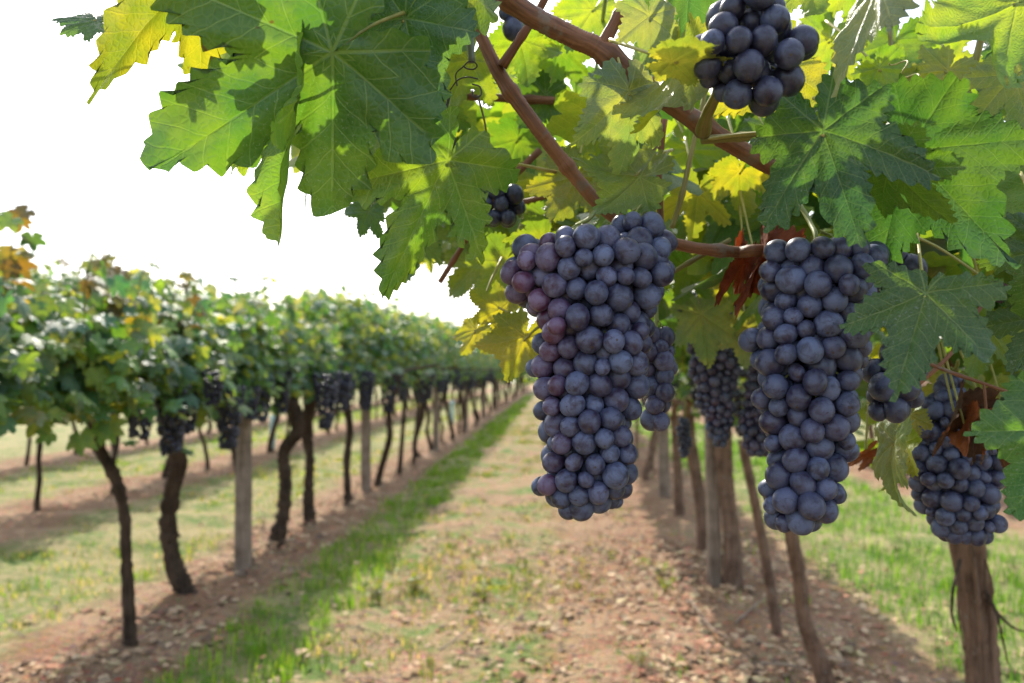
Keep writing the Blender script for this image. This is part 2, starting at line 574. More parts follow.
    return dict(V=V, L=L, Z=Z, vein=np.stack([uu, vv], 1), leaf=np.stack([fx, fy], 1))


def scatter_leaves(name, tmpl, pos, nrm, tip, size, tint):
    """one mesh of many leaves; flips polygons so the leaf's upper side is +normal"""
    V, L, Z, UV, UL, T, off = [], [], [], [], [], [], 0
    n = nrm / np.linalg.norm(nrm, axis=1)[:, None]
    t = tip - n * np.sum(tip * n, axis=1)[:, None]
    t /= np.linalg.norm(t, axis=1)[:, None] + 1e-9
    xa = np.cross(t, n)
    for i in range(len(pos)):
        k = tmpl[i % len(tmpl)]
        Mx = np.stack([xa[i], t[i], n[i]])
        V.append((k['V'] * size[i]) @ Mx + pos[i])
        L.append(k['L'] + off)
        Z.append(k['Z'])
        UV.append(k['vein'])
        UL.append(k['leaf'] + (i * 1.37) % 9)
        T.append(np.repeat(tint[i][None], len(k['V']), 0))
        off += len(k['V'])
    return mesh_np(name, np.concatenate(V), np.concatenate(L), np.concatenate(Z),
                   {'vein': np.concatenate(UV), 'leaf': np.concatenate(UL)}, np.concatenate(T))


MID = [leaf_template(46, (0.45, 0.8, 1.0), 100 + i, 0.42, d, cup=c, fold=f, droop=dr, wave=w)
       for i, (d, c, f, dr, w) in enumerate(((1, 0, 0.15, 0.2, 0.06), (0.7, 0.1, -0.1, 0.3, 0.08), (0.9, -0.1, 0.25, 0.1, 0.09),
                                            (0.6, 0.0, -0.2, 0.45, 0.05), (1.1, 0.15, 0.3, 0.2, 0.1)))]
LOW = [leaf_template(15, (0.6, 1.0), 200 + i, 0.15, 0.8, cup=c, fold=f, droop=dr, wave=0.08, pucker=0)
       for i, (c, f, dr) in enumerate(((0, 0.15, 0.2), (0.1, -0.2, 0.3), (-0.1, 0.3, 0.2), (0, 0.1, 0.5)))]

DARK, MIDG, LIGHT = (0.026, 0.074, 0.022), (0.050, 0.125, 0.026), (0.085, 0.185, 0.030)
YEL, TEAL, GREY = (0.19, 0.26, 0.030), (0.026, 0.082, 0.046), (0.082, 0.145, 0.095)
OLIVE, RUST, BROWN = (0.080, 0.15, 0.030), (0.14, 0.045, 0.022), (0.065, 0.038, 0.024)


def tints(n, weights, r_):
    pal = np.array([DARK, MIDG, LIGHT, YEL, TEAL, GREY, RUST])
    w = np.array(weights, float)
    t = pal[r_.choice(len(pal), n, p=w / w.sum())]
    return np.clip(t * r_.uniform(0.75, 1.3, (n, 1)) * r_.uniform(0.9, 1.1, (n, 3)), 0, 1)


# ------------------------------------------------------------------ ground
def make_ground():
    def axis(segs):
        out = []
        for lo, hi, n in segs:
            out += list(np.linspace(lo, hi, n, endpoint=False))
        return np.array(out + [segs[-1][1]])
    xs = axis(((-900, -60, 8), (-60, -8, 26), (-8, 7, 200), (7, 60, 26), (60, 900, 8)))
    ys = axis(((-200, -4, 8), (-4, 2, 10), (2, 14, 190), (14, 70, 90), (70, 1500, 14)))
    X, Y = np.meshgrid(xs, ys)
    r_ = np.random.default_rng(3)
    Zg = np.zeros_like(X)
    for sc, am in ((0.5, 0.022), (1.3, 0.016), (3.5, 0.010), (8.0, 0.006), (17.0, 0.004)):
        for _ in range(4):
            a = r_.uniform(0, 6.28)
            kx, ky = math.cos(a) * sc * 2, math.sin(a) * sc * 2
            Zg += am * 0.6 * np.sin(X * kx + Y * ky + r_.uniform(0, 6.28))
    for rx in ROWS_X:
        Zg += 0.025 * np.exp(-((X - rx) / 0.5) ** 2)
    fade = np.clip((60 - np.abs(X)) / 30, 0, 1) * np.clip((100 - Y) / 40, 0, 1)
    Zg *= fade
    nx, ny = len(xs), len(ys)
    V = np.stack([X.ravel(), Y.ravel(), Zg.ravel()], 1)
    i, j = np.meshgrid(np.arange(nx - 1), np.arange(ny - 1))
    a = (j * nx + i).ravel()
    L = np.stack([a, a + 1, a + 1 + nx, a + nx], 1).ravel()
    o = link('ground', mesh_np('ground', V, L, np.full(len(a), 4)), M_GROUND)
    o['kind'] = 'structure'


make_ground()


def grass_band(n, x0, x1, y0, y1, hmin, hmax, cols, clump, r_):
    """blade roots, heights and colours for one band; clump = how strongly blades gather in tufts"""
    # denser near the camera, as what is near shows largest
    u = r_.random(n)
    y = y0 * (y1 / y0) ** u
    x = r_.uniform(x0, x1, n)
    if clump:
        m = max(1, n // 26)
        cx, cy = r_.uniform(x0, x1, m), y0 * (y1 / y0) ** r_.random(m)
        k = r_.integers(0, m, n)
        sel = r_.random(n) < clump
        sp = r_.uniform(0.02, 0.07, m)[k]
        x = np.where(sel, cx[k] + r_.normal(0, 1, n) * sp, x)
        y = np.where(sel, cy[k] + r_.normal(0, 1, n) * sp, y)
    h = r_.uniform(hmin, hmax, n) * r_.uniform(0.5, 1.0, n)
    c = np.array(cols)[r_.integers(0, len(cols), n)] * r_.uniform(0.7, 1.35, (n, 1))
    return x, y, h, c


def make_grass():
    r_ = np.random.default_rng(21)
    fresh = [(0.10, 0.23, 0.02), (0.15, 0.28, 0.025), (0.07, 0.16, 0.02), (0.20, 0.27, 0.04)]
    dryg = [(0.30, 0.25, 0.10), (0.12, 0.19, 0.04), (0.38, 0.31, 0.15), (0.09, 0.15, 0.03)]
    bands = [grass_band(10000, -1.70, -1.18, 3.0, 45, 0.03, 0.12, fresh, 0.75, r_),
             grass_band(14000, -1.2, 0.35, 3.0, 35, 0.010, 0.045, dryg + dryg[3:] + fresh[2:3], 0.9, r_),
             grass_band(900, 0.3, 1.6, 3.2, 20, 0.02, 0.09, fresh + dryg[:2], 0.9, r_),
             grass_band(22000, 1.8, 3.7, 3.0, 40, 0.04, 0.15, fresh[:3] + fresh[2:3] + [(0.06, 0.15, 0.03)], 0.5, r_),
             grass_band(13000, -4.3, -2.65, 3.0, 45, 0.015, 0.06, dryg + dryg + fresh, 0.7, r_),
             grass_band(10000, -7.2, -5.2, 6.0, 50, 0.03, 0.09, fresh + dryg[:1], 0.4, r_)]
    x = np.concatenate([b[0] for b in bands])
    y = np.concatenate([b[1] for b in bands])
    h = np.concatenate([b[2] for b in bands])
    c = np.concatenate([b[3] for b in bands])
    n = len(x)
    a = r_.uniform(0, 6.28, n)
    lean = r_.uniform(0.1, 0.8, n) * h
    w = r_.uniform(0.0018, 0.004, n) * np.clip(y / 7, 1, 4)
    dx, dy = np.cos(a), np.sin(a)
    px, py = -dy * w, dx * w
    z0 = np.full(n, 0.0)
    for rx in ROWS_X:
        z0 += 0.025 * np.exp(-((x - rx) / 0.5) ** 2)
    z0 -= 0.02
    V = np.zeros((n, 5, 3))
    V[:, 0] = np.stack([x - px, y - py, z0], 1)
    V[:, 1] = np.stack([x + px, y + py, z0], 1)
    mx, my, mz = x + dx * lean * 0.3, y + dy * lean * 0.3, z0 + h * 0.6 + 0.02
    V[:, 2] = np.stack([mx + px * 0.8, my + py * 0.8, mz], 1)
    V[:, 3] = np.stack([mx - px * 0.8, my - py * 0.8, mz], 1)
    V[:, 4] = np.stack([x + dx * lean, y + dy * lean, z0 + h * 0.95 + 0.02], 1)
    b = np.arange(n)[:, None] * 5
    L = (b + np.array([[0, 1, 2, 3, 3, 2, 4]])).ravel()
    Z = np.tile([4, 3], n)
    o = link('grass', mesh_np('grass', V.reshape(-1, 3), L, Z, None, np.repeat(c, 5, 0)), M_BLADE)
    o['kind'] = 'stuff'


def make_litter():
    """dry leaf scraps, clods and bark chips lying under the rows"""
    r_ = np.random.default_rng(5)
    P, Sz, T = [], [], []
    for rx, wd_, n, y1 in ((0.85, 0.55, 8000, 25), (-2.15, 0.34, 3000, 25), (-0.4, 0.6, 1800, 20), (1.9, 0.6, 900, 12), (-4.83, 0.4, 900, 25)):
        y = 3.0 * (y1 / 3.0) ** r_.random(n)
        x = rx + r_.normal(0, wd_, n)
        P.append(np.stack([x, y, np.full(n, 0.012)], 1))
        Sz.append(r_.uniform(0.007, 0.032, n) * r_.uniform(0.6, 1.3, n))
        pal = np.array([(0.32, 0.20, 0.115), (0.44, 0.30, 0.19), (0.22, 0.13, 0.08), (0.42, 0.31, 0.20), (0.13, 0.085, 0.06), (0.34, 0.165, 0.10), (0.38, 0.30, 0.17)])
        T.append(pal[r_.integers(0, len(pal), n)] * r_.uniform(0.7, 1.2, (n, 1)))
    P, Sz, T = np.concatenate(P), np.concatenate(Sz), np.concatenate(T)
    for rx in ROWS_X:
        P[:, 2] += 0.025 * np.exp(-((P[:, 0] - rx) / 0.5) ** 2)
    n = len(P)
    # each scrap a crumpled five-sided dome
    k = 5
    ang = np.linspace(0, 2 * np.pi, k, endpoint=False)[None] + r_.uniform(0, 6.28, (n, 1))
    rr = Sz[:, None] * r_.uniform(0.45, 1.2, (n, k))
    V = np.zeros((n, k + 1, 3))
    V[:, :k, 0] = P[:, None, 0] + np.cos(ang) * rr
    V[:, :k, 1] = P[:, None, 1] + np.sin(ang) * rr
    V[:, :k, 2] = P[:, None, 2] + r_.uniform(-0.6, 0.9, (n, k)) * Sz[:, None] * 0.5
    V[:, k] = P + np.stack([np.zeros(n), np.zeros(n), Sz * r_.uniform(0.0, 0.6, n)], 1)
    b = np.arange(n)[:, None] * (k + 1)
    f = np.array([[k, j, (j + 1) % k] for j in range(k)]).ravel()[None]
    L = (b + f).ravel()
    o = link('leaf_litter', mesh_np('leaf_litter', V.reshape(-1, 3), L, np.full(n * k, 3), None, np.repeat(T, k + 1, 0), False), M_LITTER)
    o['kind'] = 'stuff'


def make_prunings():
    """cut canes and dry stalks left lying under the rows"""
    r_ = np.random.default_rng(15)
    parts = []
    for i in range(260):
        rx = (0.8, 0.8, -2.15, -0.4)[i % 4]
        y = 3.2 * (16 / 3.2) ** r_.random()
        x = rx + r_.normal(0, 0.45)
        a, ln = r_.uniform(0, 6.28), r_.uniform(0.06, 0.30)
        d = np.array((math.cos(a), math.sin(a), 0)) * ln
        b = np.array((x, y, 0.035))
        m = b + d * 0.5 + (r_.normal(0, 0.02), r_.normal(0, 0.02), r_.uniform(0, 0.03))
        parts.append(tube_arrays([tuple(b), tuple(m), tuple(b + d)], (0.0035, 0.003, 0.002), 7, 5))
    o = link('prunings', mesh_np('prunings', *join_arrays(parts)), M_POST)
    o['kind'] = 'stuff'


make_grass()
make_litter()
make_prunings()

# ------------------------------------------------------------------ crowns of the row vines


RX, LX = ROWS_X[3], ROWS_X[2]


SUNLIT = ((200, 130, .62), (255, 125, .62), (225, 60, .62), (290, 180, .64), (330, 110, .62), (428, 50, .68), (130, 50, .63), (880, 180, .66), (980, 200, .69), (505, 362, .84), (480, 305, .86), (742, 205, .95), (655, 115, .66), (590, 185, .74), (730, 105, .78), (400, 190, .76), (560, 90, 1.0), (700, 240, 1.0), (530, 230, .95), (935, 40, .64), (905, 100, .85))


def slab_crown(name, seed, n, tm, y0=-0.62, y1=0.62, s0=0.0, s1=1.0, wts=(2, 6, 6, 1.1, 1.5, 1, 0.0), edge=-0.50, vine_y=None):
    """inclined canopy of the right row, seen from below; local origin at the trunk foot"""
    r_ = np.random.default_rng(seed)
    s = r_.uniform(s0, s1, n) ** 0.9
    a, b = np.array([RX + 0.22, -0.10]), np.array([edge, 0.60])
    x = a[0] + (b[0] - a[0]) * s
    z = a[1] + (b[1] - a[1]) * s + r_.normal(0, 0.075, n) + 0.06 * np.sin(s * 7 + seed)
    z -= np.where(r_.random(n) < 0.24, r_.uniform(0.05, 0.36, n), 0) * (1 - 0.6 * s)
    z += np.where(r_.random(n) < 0.12, r_.uniform(0.05, 0.30, n), 0)
    z = np.where((x < RX - 0.40) & (z < 0.12), 0.12 + r_.random(n) * 0.2, z)
    y = r_.uniform(y0, y1, n)
    nr = np.stack([r_.normal(-0.25, 0.55, n), r_.normal(-0.1, 0.55, n), np.abs(r_.normal(0.8, 0.35, n))], 1)
    tp = np.stack([r_.normal(-0.2, 0.7, n), r_.normal(0, 0.7, n), r_.normal(-0.55, 0.4, n)], 1)
    pos = np.stack([x - RX, y, z + CAM_Z], 1)
    if vine_y is not None:      # gaps in the canopy through which the sun reaches the leaves below
        world = pos + (RX, vine_y, 0)
        keep = np.ones(n, bool)
        for q in SUNLIT:
            d = world - np.array(at(*q))
            al = d @ np.array(sd)
            keep &= ~((al > 0.02) & (np.linalg.norm(d - al[:, None] * np.array(sd), axis=1) < 0.065))
        pos, nr, tp, n = pos[keep], nr[keep], tp[keep], int(keep.sum())
    return scatter_leaves(name, tm, pos, nr, tp, r_.uniform(0.060, 0.118, n), tints(n, wts, r_))


SHOOTS = {}


def hedge_crown(name, seed, n, tm, high, wts=(2.5, 6, 6, 0.9, 5, 6, 0.0), tall=0.0, face=1):
    """canopy of the other rows, leaning away over the next aisle; local origin at the trunk foot"""
    r_ = np.random.default_rng(seed)
    out = r_.random(n)
    x = 0.18 - 0.75 * out ** 1.3 + r_.normal(0, 0.06, n)
    top = high + 0.05 * np.sin(seed * 1.7) + 0.15 * out
    bot = -0.17 + 0.14 * out
    v = r_.random(n) ** 0.85
    z = bot + (top - bot) * v + r_.normal(0, 0.05, n)
    z -= np.where(r_.random(n) < 0.05, r_.uniform(0.03, 0.18, n), 0)
    y = r_.uniform(-0.64, 0.64, n)
    # shoots standing above the canopy
    ns = int(n * (0.03 + tall * 0.6))
    if ns:
        k = max(2, ns // 9)
        sx, sy, sh = r_.uniform(-0.8, 0.2, k), r_.uniform(-0.6, 0.6, k), r_.uniform(0.10, 0.24 + tall * 0.6, k)
        q = r_.integers(0, k, ns)
        h = r_.random(ns)
        x[:ns] = sx[q] + r_.normal(0, 0.045, ns) + 0.10 * h
        y[:ns] = sy[q] + r_.normal(0, 0.045, ns)
        z[:ns] = top[:ns] * 0.9 + sh[q] * h
        SHOOTS[seed] = join_arrays([tube_arrays([(sx[j], sy[j], CAM_Z + 0.1), (sx[j] + 0.03, sy[j], CAM_Z + 0.36 + sh[j] * 0.4), (sx[j] + 0.11, sy[j] + 0.01, CAM_Z + 0.37 + sh[j])],
                                                (0.004, 0.003, 0.0015), 10, 5) for j in range(k)])
    nr = np.stack([r_.normal(0.60, 0.45, n), r_.normal(-0.40, 0.5, n), r_.normal(0.75, 0.35, n)], 1)
    tp = np.stack([r_.normal(0.25, 0.5, n), r_.normal(-0.1, 0.5, n), r_.normal(-0.8, 0.3, n)], 1)
    pos = np.stack([x * face, y, z + CAM_Z], 1)
    nr[:, 0] *= face
    t = np.clip(tints(n, wts, r_) * (1.45, 1.5, 1.9), 0, 0.4)  # tints raised and blued, painting sky light on the leaves into their colour
    if tall > 0.1:
        warm = r_.random(ns) < 0.38
        t[:ns][warm] = np.array([(0.075, 0.080, 0.03), (0.11, 0.125, 0.03), (0.055, 0.050, 0.025)])[r_.integers(0, 3, int(warm.sum()))]
    return scatter_leaves(name, tm, pos, nr, tp, r_.uniform(0.040, 0.082, n), t)


SLAB_MID = [slab_crown('slab_crown_mesh', 300 + i, (400, 520, 460, 420)[i], MID, y0=(-0.62, -0.25, -0.62, -0.62)[i], vine_y=(None, 1.15, 2.26, 3.38)[i]) for i in range(4)]
SLAB_LOW = [slab_crown('slab_crown_mesh', 320 + i, 360, LOW, edge=0.30) for i in range(3)]
SLAB_NARROW = [slab_crown('slab_crown_mesh', 330 + i, 340, MID, edge=0.25) for i in range(3)]
HEDGE_MID = [hedge_crown('hedge_crown_mesh', 340 + i, 1500, MID, 0.36, tall=(0.0, 0.03, 0.0, 0.05)[i]) for i in range(4)]
HEDGE_HIGH = [hedge_crown('hedge_crown_mesh', 370 + i, 1700, MID, 0.62, tall=0.03) for i in range(2)]
HEDGE_TALL = [hedge_crown('hedge_crown_mesh', 350 + i, 1600, MID, 0.22, (2.5, 6, 5, 1.0, 5, 5, 0.0), tall=0.16) for i in range(2)]
HEDGE_LOW = [hedge_crown('hedge_crown_mesh', 360 + i, 1300, LOW, 0.82, tall=(0.0, 0.04, 0.02)[i]) for i in range(3)]
SHOOT_OF = {}
for i in range(2):
    sm_ = mesh_np('shoots_mesh', *SHOOTS[350 + i])
    sm_.materials.append(M_TWIG)
    SHOOT_OF[HEDGE_TALL[i].name] = sm_
for m in SLAB_MID + SLAB_NARROW + SLAB_LOW + HEDGE_MID + HEDGE_HIGH + HEDGE_TALL + HEDGE_LOW:
    m.materials.append(M_LEAF)


def trunk_points(seed, lean=0.05):
    r_ = np.random.default_rng(seed)
    p = [(0, 0, -0.05)]
    x = y = 0
    for z in (0.12, 0.35, 0.6, 0.85, 1.1, 1.3):
        x += r_.normal(0, lean)
        y += r_.normal(0, lean)
        p.append((x, y, z))
    return p


def trunk_arrays(P, r, seed, n=40, sides=14, rough=0.05):
    """crooked trunk that swells at the foot and head, with two arms into the canopy"""
    P = [tuple(p) for p in P]
    v = [tube_arrays(P, (r * 1.35, r * 1.0, r * 0.92, r * 0.95, r * 1.0, r * 1.25), n, sides, rough, 1, 0, seed)]
    h = np.array(P[-1])
    for s in (-1, 1):
        v.append(tube_arrays([h + (0, 0, -0.04), h + (0.02 * s, 0.15 * s, 0.07), h + (-0.03, 0.38 * s, 0.10), h + (-0.10, 0.6 * s, 0.14)],
                             (r * 0.8, r * 0.55, r * 0.4, r * 0.3), 14, 8, 0.05, 1, 0, seed + 3))
    return join_arrays(v)


TRUNKS = []
for i in range(6):
    v, l, z = trunk_arrays(trunk_points(400 + i, 0.045), (0.032, 0.026, 0.038, 0.03, 0.024, 0.042)[i], 400 + i)
    TRUNKS.append(mesh_np('trunk_mesh', v, l, z))


def vine(label, group, x, y, crown, bark, trunk=None, pts=None, rad=0.04, rotz=0.0, parent_z=0.0):
    t = thing('grapevine', label, 'grapevine', (x, y, parent_z), group)
    if pts is not None:
        P = [tuple(Vector(p) - Vector((x, y, 0))) for p in pts]
        v, l, z = trunk_arrays(P, rad, int(abs(x * 100) + y * 37), 70, 24, 0.085 if x < 0 else 0.03)
        trunk = mesh_np('trunk_mesh', v, l, z)
    if not trunk.materials:
        trunk.materials.append(bark)
    tr = link('trunk', trunk, None, t, (0, 0, 0))
    if pts is None:
        tr.rotation_euler.z = rotz
    tr.material_slots[0].link = 'OBJECT'
    tr.material_slots[0].material = bark
    if crown is not None:
        link('crown', crown, M_LEAF, t, (0, 0, 0))
        if crown.name in SHOOT_OF:
            link('young_shoots', SHOOT_OF[crown.name], None, t, (0, 0, 0))
    return t


ORD = ['first', 'second', 'third', 'fourth', 'fifth', 'sixth', 'seventh', 'eighth', 'ninth', 'tenth']

# left row: the first six trunks follow the photograph
left_pts = {
    3.80: ([(131, 662), (130, 625), (127, 570), (125, 520), (116, 480), (98, 445), (95, 415)], 0.026, 'thin dark crooked vine'),
    4.65: ([(193, 607), (176, 572), (168, 530), (172, 490), (179, 462), (169, 432), (168, 405)], 0.046, 'thick black vine with an S-bent trunk'),
    5.45: ([(247, 566), (244, 530), (240, 490), (236, 450), (222, 425), (215, 405)], 0.032, 'dark forked vine hugging the grey post'),
    6.20: ([(275, 548), (284, 512), (286, 480), (284, 452), (297, 430), (291, 402)], 0.046, 'dark kinked vine just beyond the grey post'),
    7.02: ([(309, 528), (308, 495), (310, 460), (307, 430), (312, 400)], 0.042, 'dark upright vine with a stub on its trunk'),
    8.20: ([(348, 505), (347, 460), (350, 430), (346, 400)], 0.034, 'slim dark vine with a slightly wavy trunk'),
}
ys = [1.65, 2.72] + list(left_pts) + [9.3 + 1.07 * i for i in range(48)]
vis = 0
for i, y in enumerate(ys):
    jy = y
    if y < 3:
        lab = ('leafy vine nearest the camera in the left row, its trunk outside the picture' if i == 0 else
               'leafy vine with russet shoots at the left picture edge')
        cr = HEDGE_TALL[i % 2]
        vine(lab, 'vines of the left row', LX, jy, cr, M_BARK, TRUNKS[i])
        continue
    vis += 1
    cr = HEDGE_TALL[0] if y < 4.5 else HEDGE_MID[i % 4] if y < 7.1 else HEDGE_HIGH[i % 2] if y < 13 else HEDGE_LOW[i % 3]
    if y in left_pts:
        pp, rad, desc = left_pts[y]
        pts = [at(px, py, y) for px, py in pp]
        pts[0].z = -0.03
        bx = pts[0].x
        vine(f'{desc}, {ORD[vis - 1]} visible trunk of the left row', 'vines of the left row', bx, y, cr, M_BARK, None, pts, rad)
    elif vis <= 10:
        vine(f'slender dark vine, {ORD[vis - 1]} visible trunk of the left row', 'vines of the left row', LX + rng.normal(0, 0.03), jy, cr, M_BARK, TRUNKS[i % 6], rotz=i * 1.9)
    else:
        vine('slender dark vine far along the left row beyond its tenth trunk', 'vines of the left row', LX + rng.normal(0, 0.05), jy + rng.normal(0, 0.1), cr, M_BARK, TRUNKS[i % 6], rotz=i * 1.9)

# rows further left and the row beyond on the right
for k, (rx, y0, cnt, lab, grp) in enumerate(((-4.83, 5.0, 36, 'vine of the second row on the left, seen behind the left row', 'vines of the second row on the left'),
                                             (-7.6, 7.6, 30, 'distant vine of the third row on the left', 'vines of the third row on the left'),
                                             (4.3, 4.2, 30, 'vine of the next row on the right, behind the grassy strip', 'vines of the far right row'))):
    for i in range(cnt):
        y = y0 + i * 1.17 + rng.normal(0, 0.1)
        vine(lab, grp, rx + rng.normal(0, 0.05), y, HEDGE_LOW[i % 3], M_BARK if k < 2 else M_BARK2, TRUNKS[(i * 5 + k) % 6], rotz=i * 2.3)

# right row
right_pts = {
    2.26: ([(990, 830), (984, 720), (981, 660), (976, 600), (968, 545), (962, 480), (955, 420)], 0.041),
    3.38: ([(836, 690), (818, 655), (805, 620), (799, 575), (791, 530), (786, 480), (780, 420)], 0.030),
    5.09: ([(733, 583), (731, 540), (728, 500), (724, 460), (722, 420)], 0.048),
    6.04: ([(707, 550), (702, 515), (697, 480), (690, 445), (686, 415)], 0.044),
    7.26: ([(681, 520), (678, 480), (676, 440), (674, 415)], 0.038),
}
right_lab = {3.38: 'slim brown vine with a bowed foot, behind the second large grape bunch',
             5.09: 'thick brown vine pressed against the weathered post of the right row',
             6.04: 'brown vine leaning slightly left, just beyond the post of the right row',
             7.26: 'brown vine in shade right of the near grape bunch, low in the right row'}
FORE = None
for i, y in enumerate([0.05, 1.15] + list(right_pts) + [8.5 + 1.15 * j for j in range(42)]):
    cr = SLAB_MID[i % 4] if y < 4 else SLAB_NARROW[i % 3] if y < 11 else SLAB_LOW[i % 3]
    if y < 1:
        continue
    if y < 2:
        vine(('vine overhead and behind the camera in the right row' if i == 0 else 'vine overhead with backlit yellow green leaves, its trunk right of the picture'),
             'vines of the right row', RX, y, cr if y > 1 else None, M_BARK2, TRUNKS[i])
    elif y in right_pts:
        pp, rad = right_pts[y]
        pts = [at(px, py, y) for px, py in pp]
        pts[0].z = -0.03
        if y == 2.26:
            FORE = vine('old vine with fibrous brown trunk, its canes and large leaves filling the foreground', 'vines of the right row', pts[0].x, y, cr, M_BARK2, None, pts, rad)
        else:
            vine(right_lab[y], 'vines of the right row', pts[0].x, y, cr, M_BARK2, None, pts, rad)
    else:
        vine('slender vine far along the right row, behind the grape bunches', 'vines of the right row', RX + rng.normal(0, 0.05), y, cr, M_BARK2, TRUNKS[i % 6], rotz=i * 1.3)


n_ = 5200
r_ = np.random.default_rng(77)
wx = r_.uniform(-70, 70, n_)
wh = 2.6 + 1.3 * np.sin(wx * 0.31) + 0.9 * np.sin(wx * 0.83 + 1)
me = scatter_leaves('distant_woods', LOW, np.stack([wx, 92 + r_.normal(0, 2.0, n_), r_.random(n_) ** 0.7 * wh], 1), r_.normal(0, 1, (n_, 3)) + (0, -0.5, 0.6), r_.normal(0, 1, (n_, 3)),
                    r_.uniform(0.25, 0.5, n_), tints(n_, (3, 5, 2, 0, 3, 2, 0), r_))
tag(link('distant_woods', me, M_LEAF), 'low line of far trees closing the end of the rows', 'woods')['kind'] = 'stuff'

# ------------------------------------------------------------------ posts, stake, wires
def post(x, y, w, d, h, label, lean=(0, 0), group='wooden trellis posts'):
    n = 14
    V, L, Z = [], [], []
    r_ = np.random.default_rng(int(abs(x) * 100 + y * 10))
    prof = np.array([(-1, -.85), (-.85, -1), (.85, -1), (1, -.85), (1, .85), (.85, 1), (-.85, 1), (-1, .85)])
    for i in range(n):
        z = -0.05 + (h + 0.05) * i / (n - 1)
        s = 1 - 0.10 * i / (n - 1)
        jit = r_.normal(0, 0.02, prof.shape)
        ring = (prof + jit) * (w * s, d * s)
        V.append(np.column_stack([ring[:, 0] + lean[0] * z, ring[:, 1] + lean[1] * z, np.full(8, z)]))
    V = np.concatenate(V)
    for i in range(n - 1):
        for j in range(8):
            k = (j + 1) % 8
            L += [i * 8 + j, i * 8 + k, (i + 1) * 8 + k, (i + 1) * 8 + j]
            Z.append(4)
    L += [(n - 1) * 8 + j for j in range(8)]
    Z.append(8)
    t = thing('trellis_post', label, 'post', (x, y, 0), group)
    o = link('post_shaft', mesh_np('post_shaft', V, L, Z, smooth=False), M_POST, t, (0, 0, 0))
    # wire staples holding the trellis wire
    for z in (0.62 * h, 0.93 * h):
        P = [(-w * 1.06, -d * 1.15, z), (0, -d * 1.2, z + .002), (w * 1.06, -d * 1.15, z), (w * 1.12, 0, z), (w * 1.06, d * 1.15, z), (0, d * 1.2, z), (-w * 1.06, d * 1.15, z), (-w * 1.12, 0, z), (-w * 1.06, -d * 1.15, z)]
        P = [(p[0] + lean[0] * z, p[1] + lean[1] * z, p[2]) for p in P]
        tube('wire_loop', P, (0.0016,), M_TIE, t, n=30, sides=5).location = (0, 0, 0)
    return t


p = at(243, 575, 5.29)
post(p.x, 5.29, 0.046, 0.046, 1.42, 'grey weathered square post in the left row, nearest to the camera', (-0.006, 0))
p = at(366, 490, 9.1)
post(p.x, 9.1, 0.05, 0.05, 1.42, 'second weathered post of the left row, right of the wavy slim trunk', (-0.01, 0))
for y in (13.6, 18.2, 22.9, 27.6):
    post(LX + 0.05, y, 0.05, 0.05, 1.45, 'small distant post of the left row among thin trunks')
p = at(720, 583, 5.15)
post(p.x - 0.03, 5.17, 0.04, 0.045, 1.42, 'pale weathered post beside the thick trunk in the right row', (-0.012, 0))
p = at(664, 500, 8.4)
post(p.x, 8.4, 0.055, 0.05, 1.42, 'farther pale post in the right row, seen just right of the near bunch')

a, b = at(779, 634, 4.10), at(742, 440, 4.15)
a.z = -0.02
stk = thing('training_stake', 'thin dark wooden stake leaning left beneath the middle bunch', 'stake', tuple(a))
tube('stake_shaft', [a, a.lerp(b, 0.5) + Vector((0.012, 0, 0)), b], (0.026, 0.025, 0.023), M_BARK2, stk, n=30, sides=9, rough=0.03, seed=4)

for nm, x, z, lab in (('trellis_wire', LX + 0.06, 1.50, 'thin pale wire running along the left row above its grapes'),
                      ('trellis_wire', LX + 0.02, 1.27, 'thin wire under the left canopy, along the trunk heads'),
                      ('trellis_wire', RX - 0.02, 1.30, 'thin wire along the trunk heads of the right row'),
                      ('trellis_wire', RX - 1.1, 1.79, 'thin wire overhead carrying the sloping canopy of the right row')):
    o = tube(nm, [(x, -1, z), (x, 12, z - 0.01), (x, 30, z), (x, 60, z)], (0.0025,), M_WIRE, n=30, sides=6)
    tag(o, lab, 'wire')

for px, py, y in ((272, 452, 13.6), (452, 428, 21.0)):
    p = at(px, py, y)
    tt = tube('vine_guard', [(p.x, y, 0), (p.x + 0.01, y, 0.6)], (0.055, 0.05), M_TUBE, n=6, sides=12)
    tag(tt, 'pale turquoise guard tube standing %s' % ('between the second left row and the nearer trunks' if y < 20 else 'far off near the end of the left row'), 'guard tube')


# ------------------------------------------------------------------ foreground canes (parts of the near vine)
def pxs(lst):
    return [at(*q) for q in lst]


def cane(pp, r, mat=None, nodes=0.075, sides=14, n=None, name='cane'):
    P = pxs(pp)
    ln = sum((P[i + 1] - P[i]).length for i in range(len(P) - 1))
    return tube(name, P, r, mat or M_CANE, FORE, n=n or max(16, int(ln / 0.006)), sides=sides, rough=0.015, nodes=nodes, seed=int(pp[0][0]))


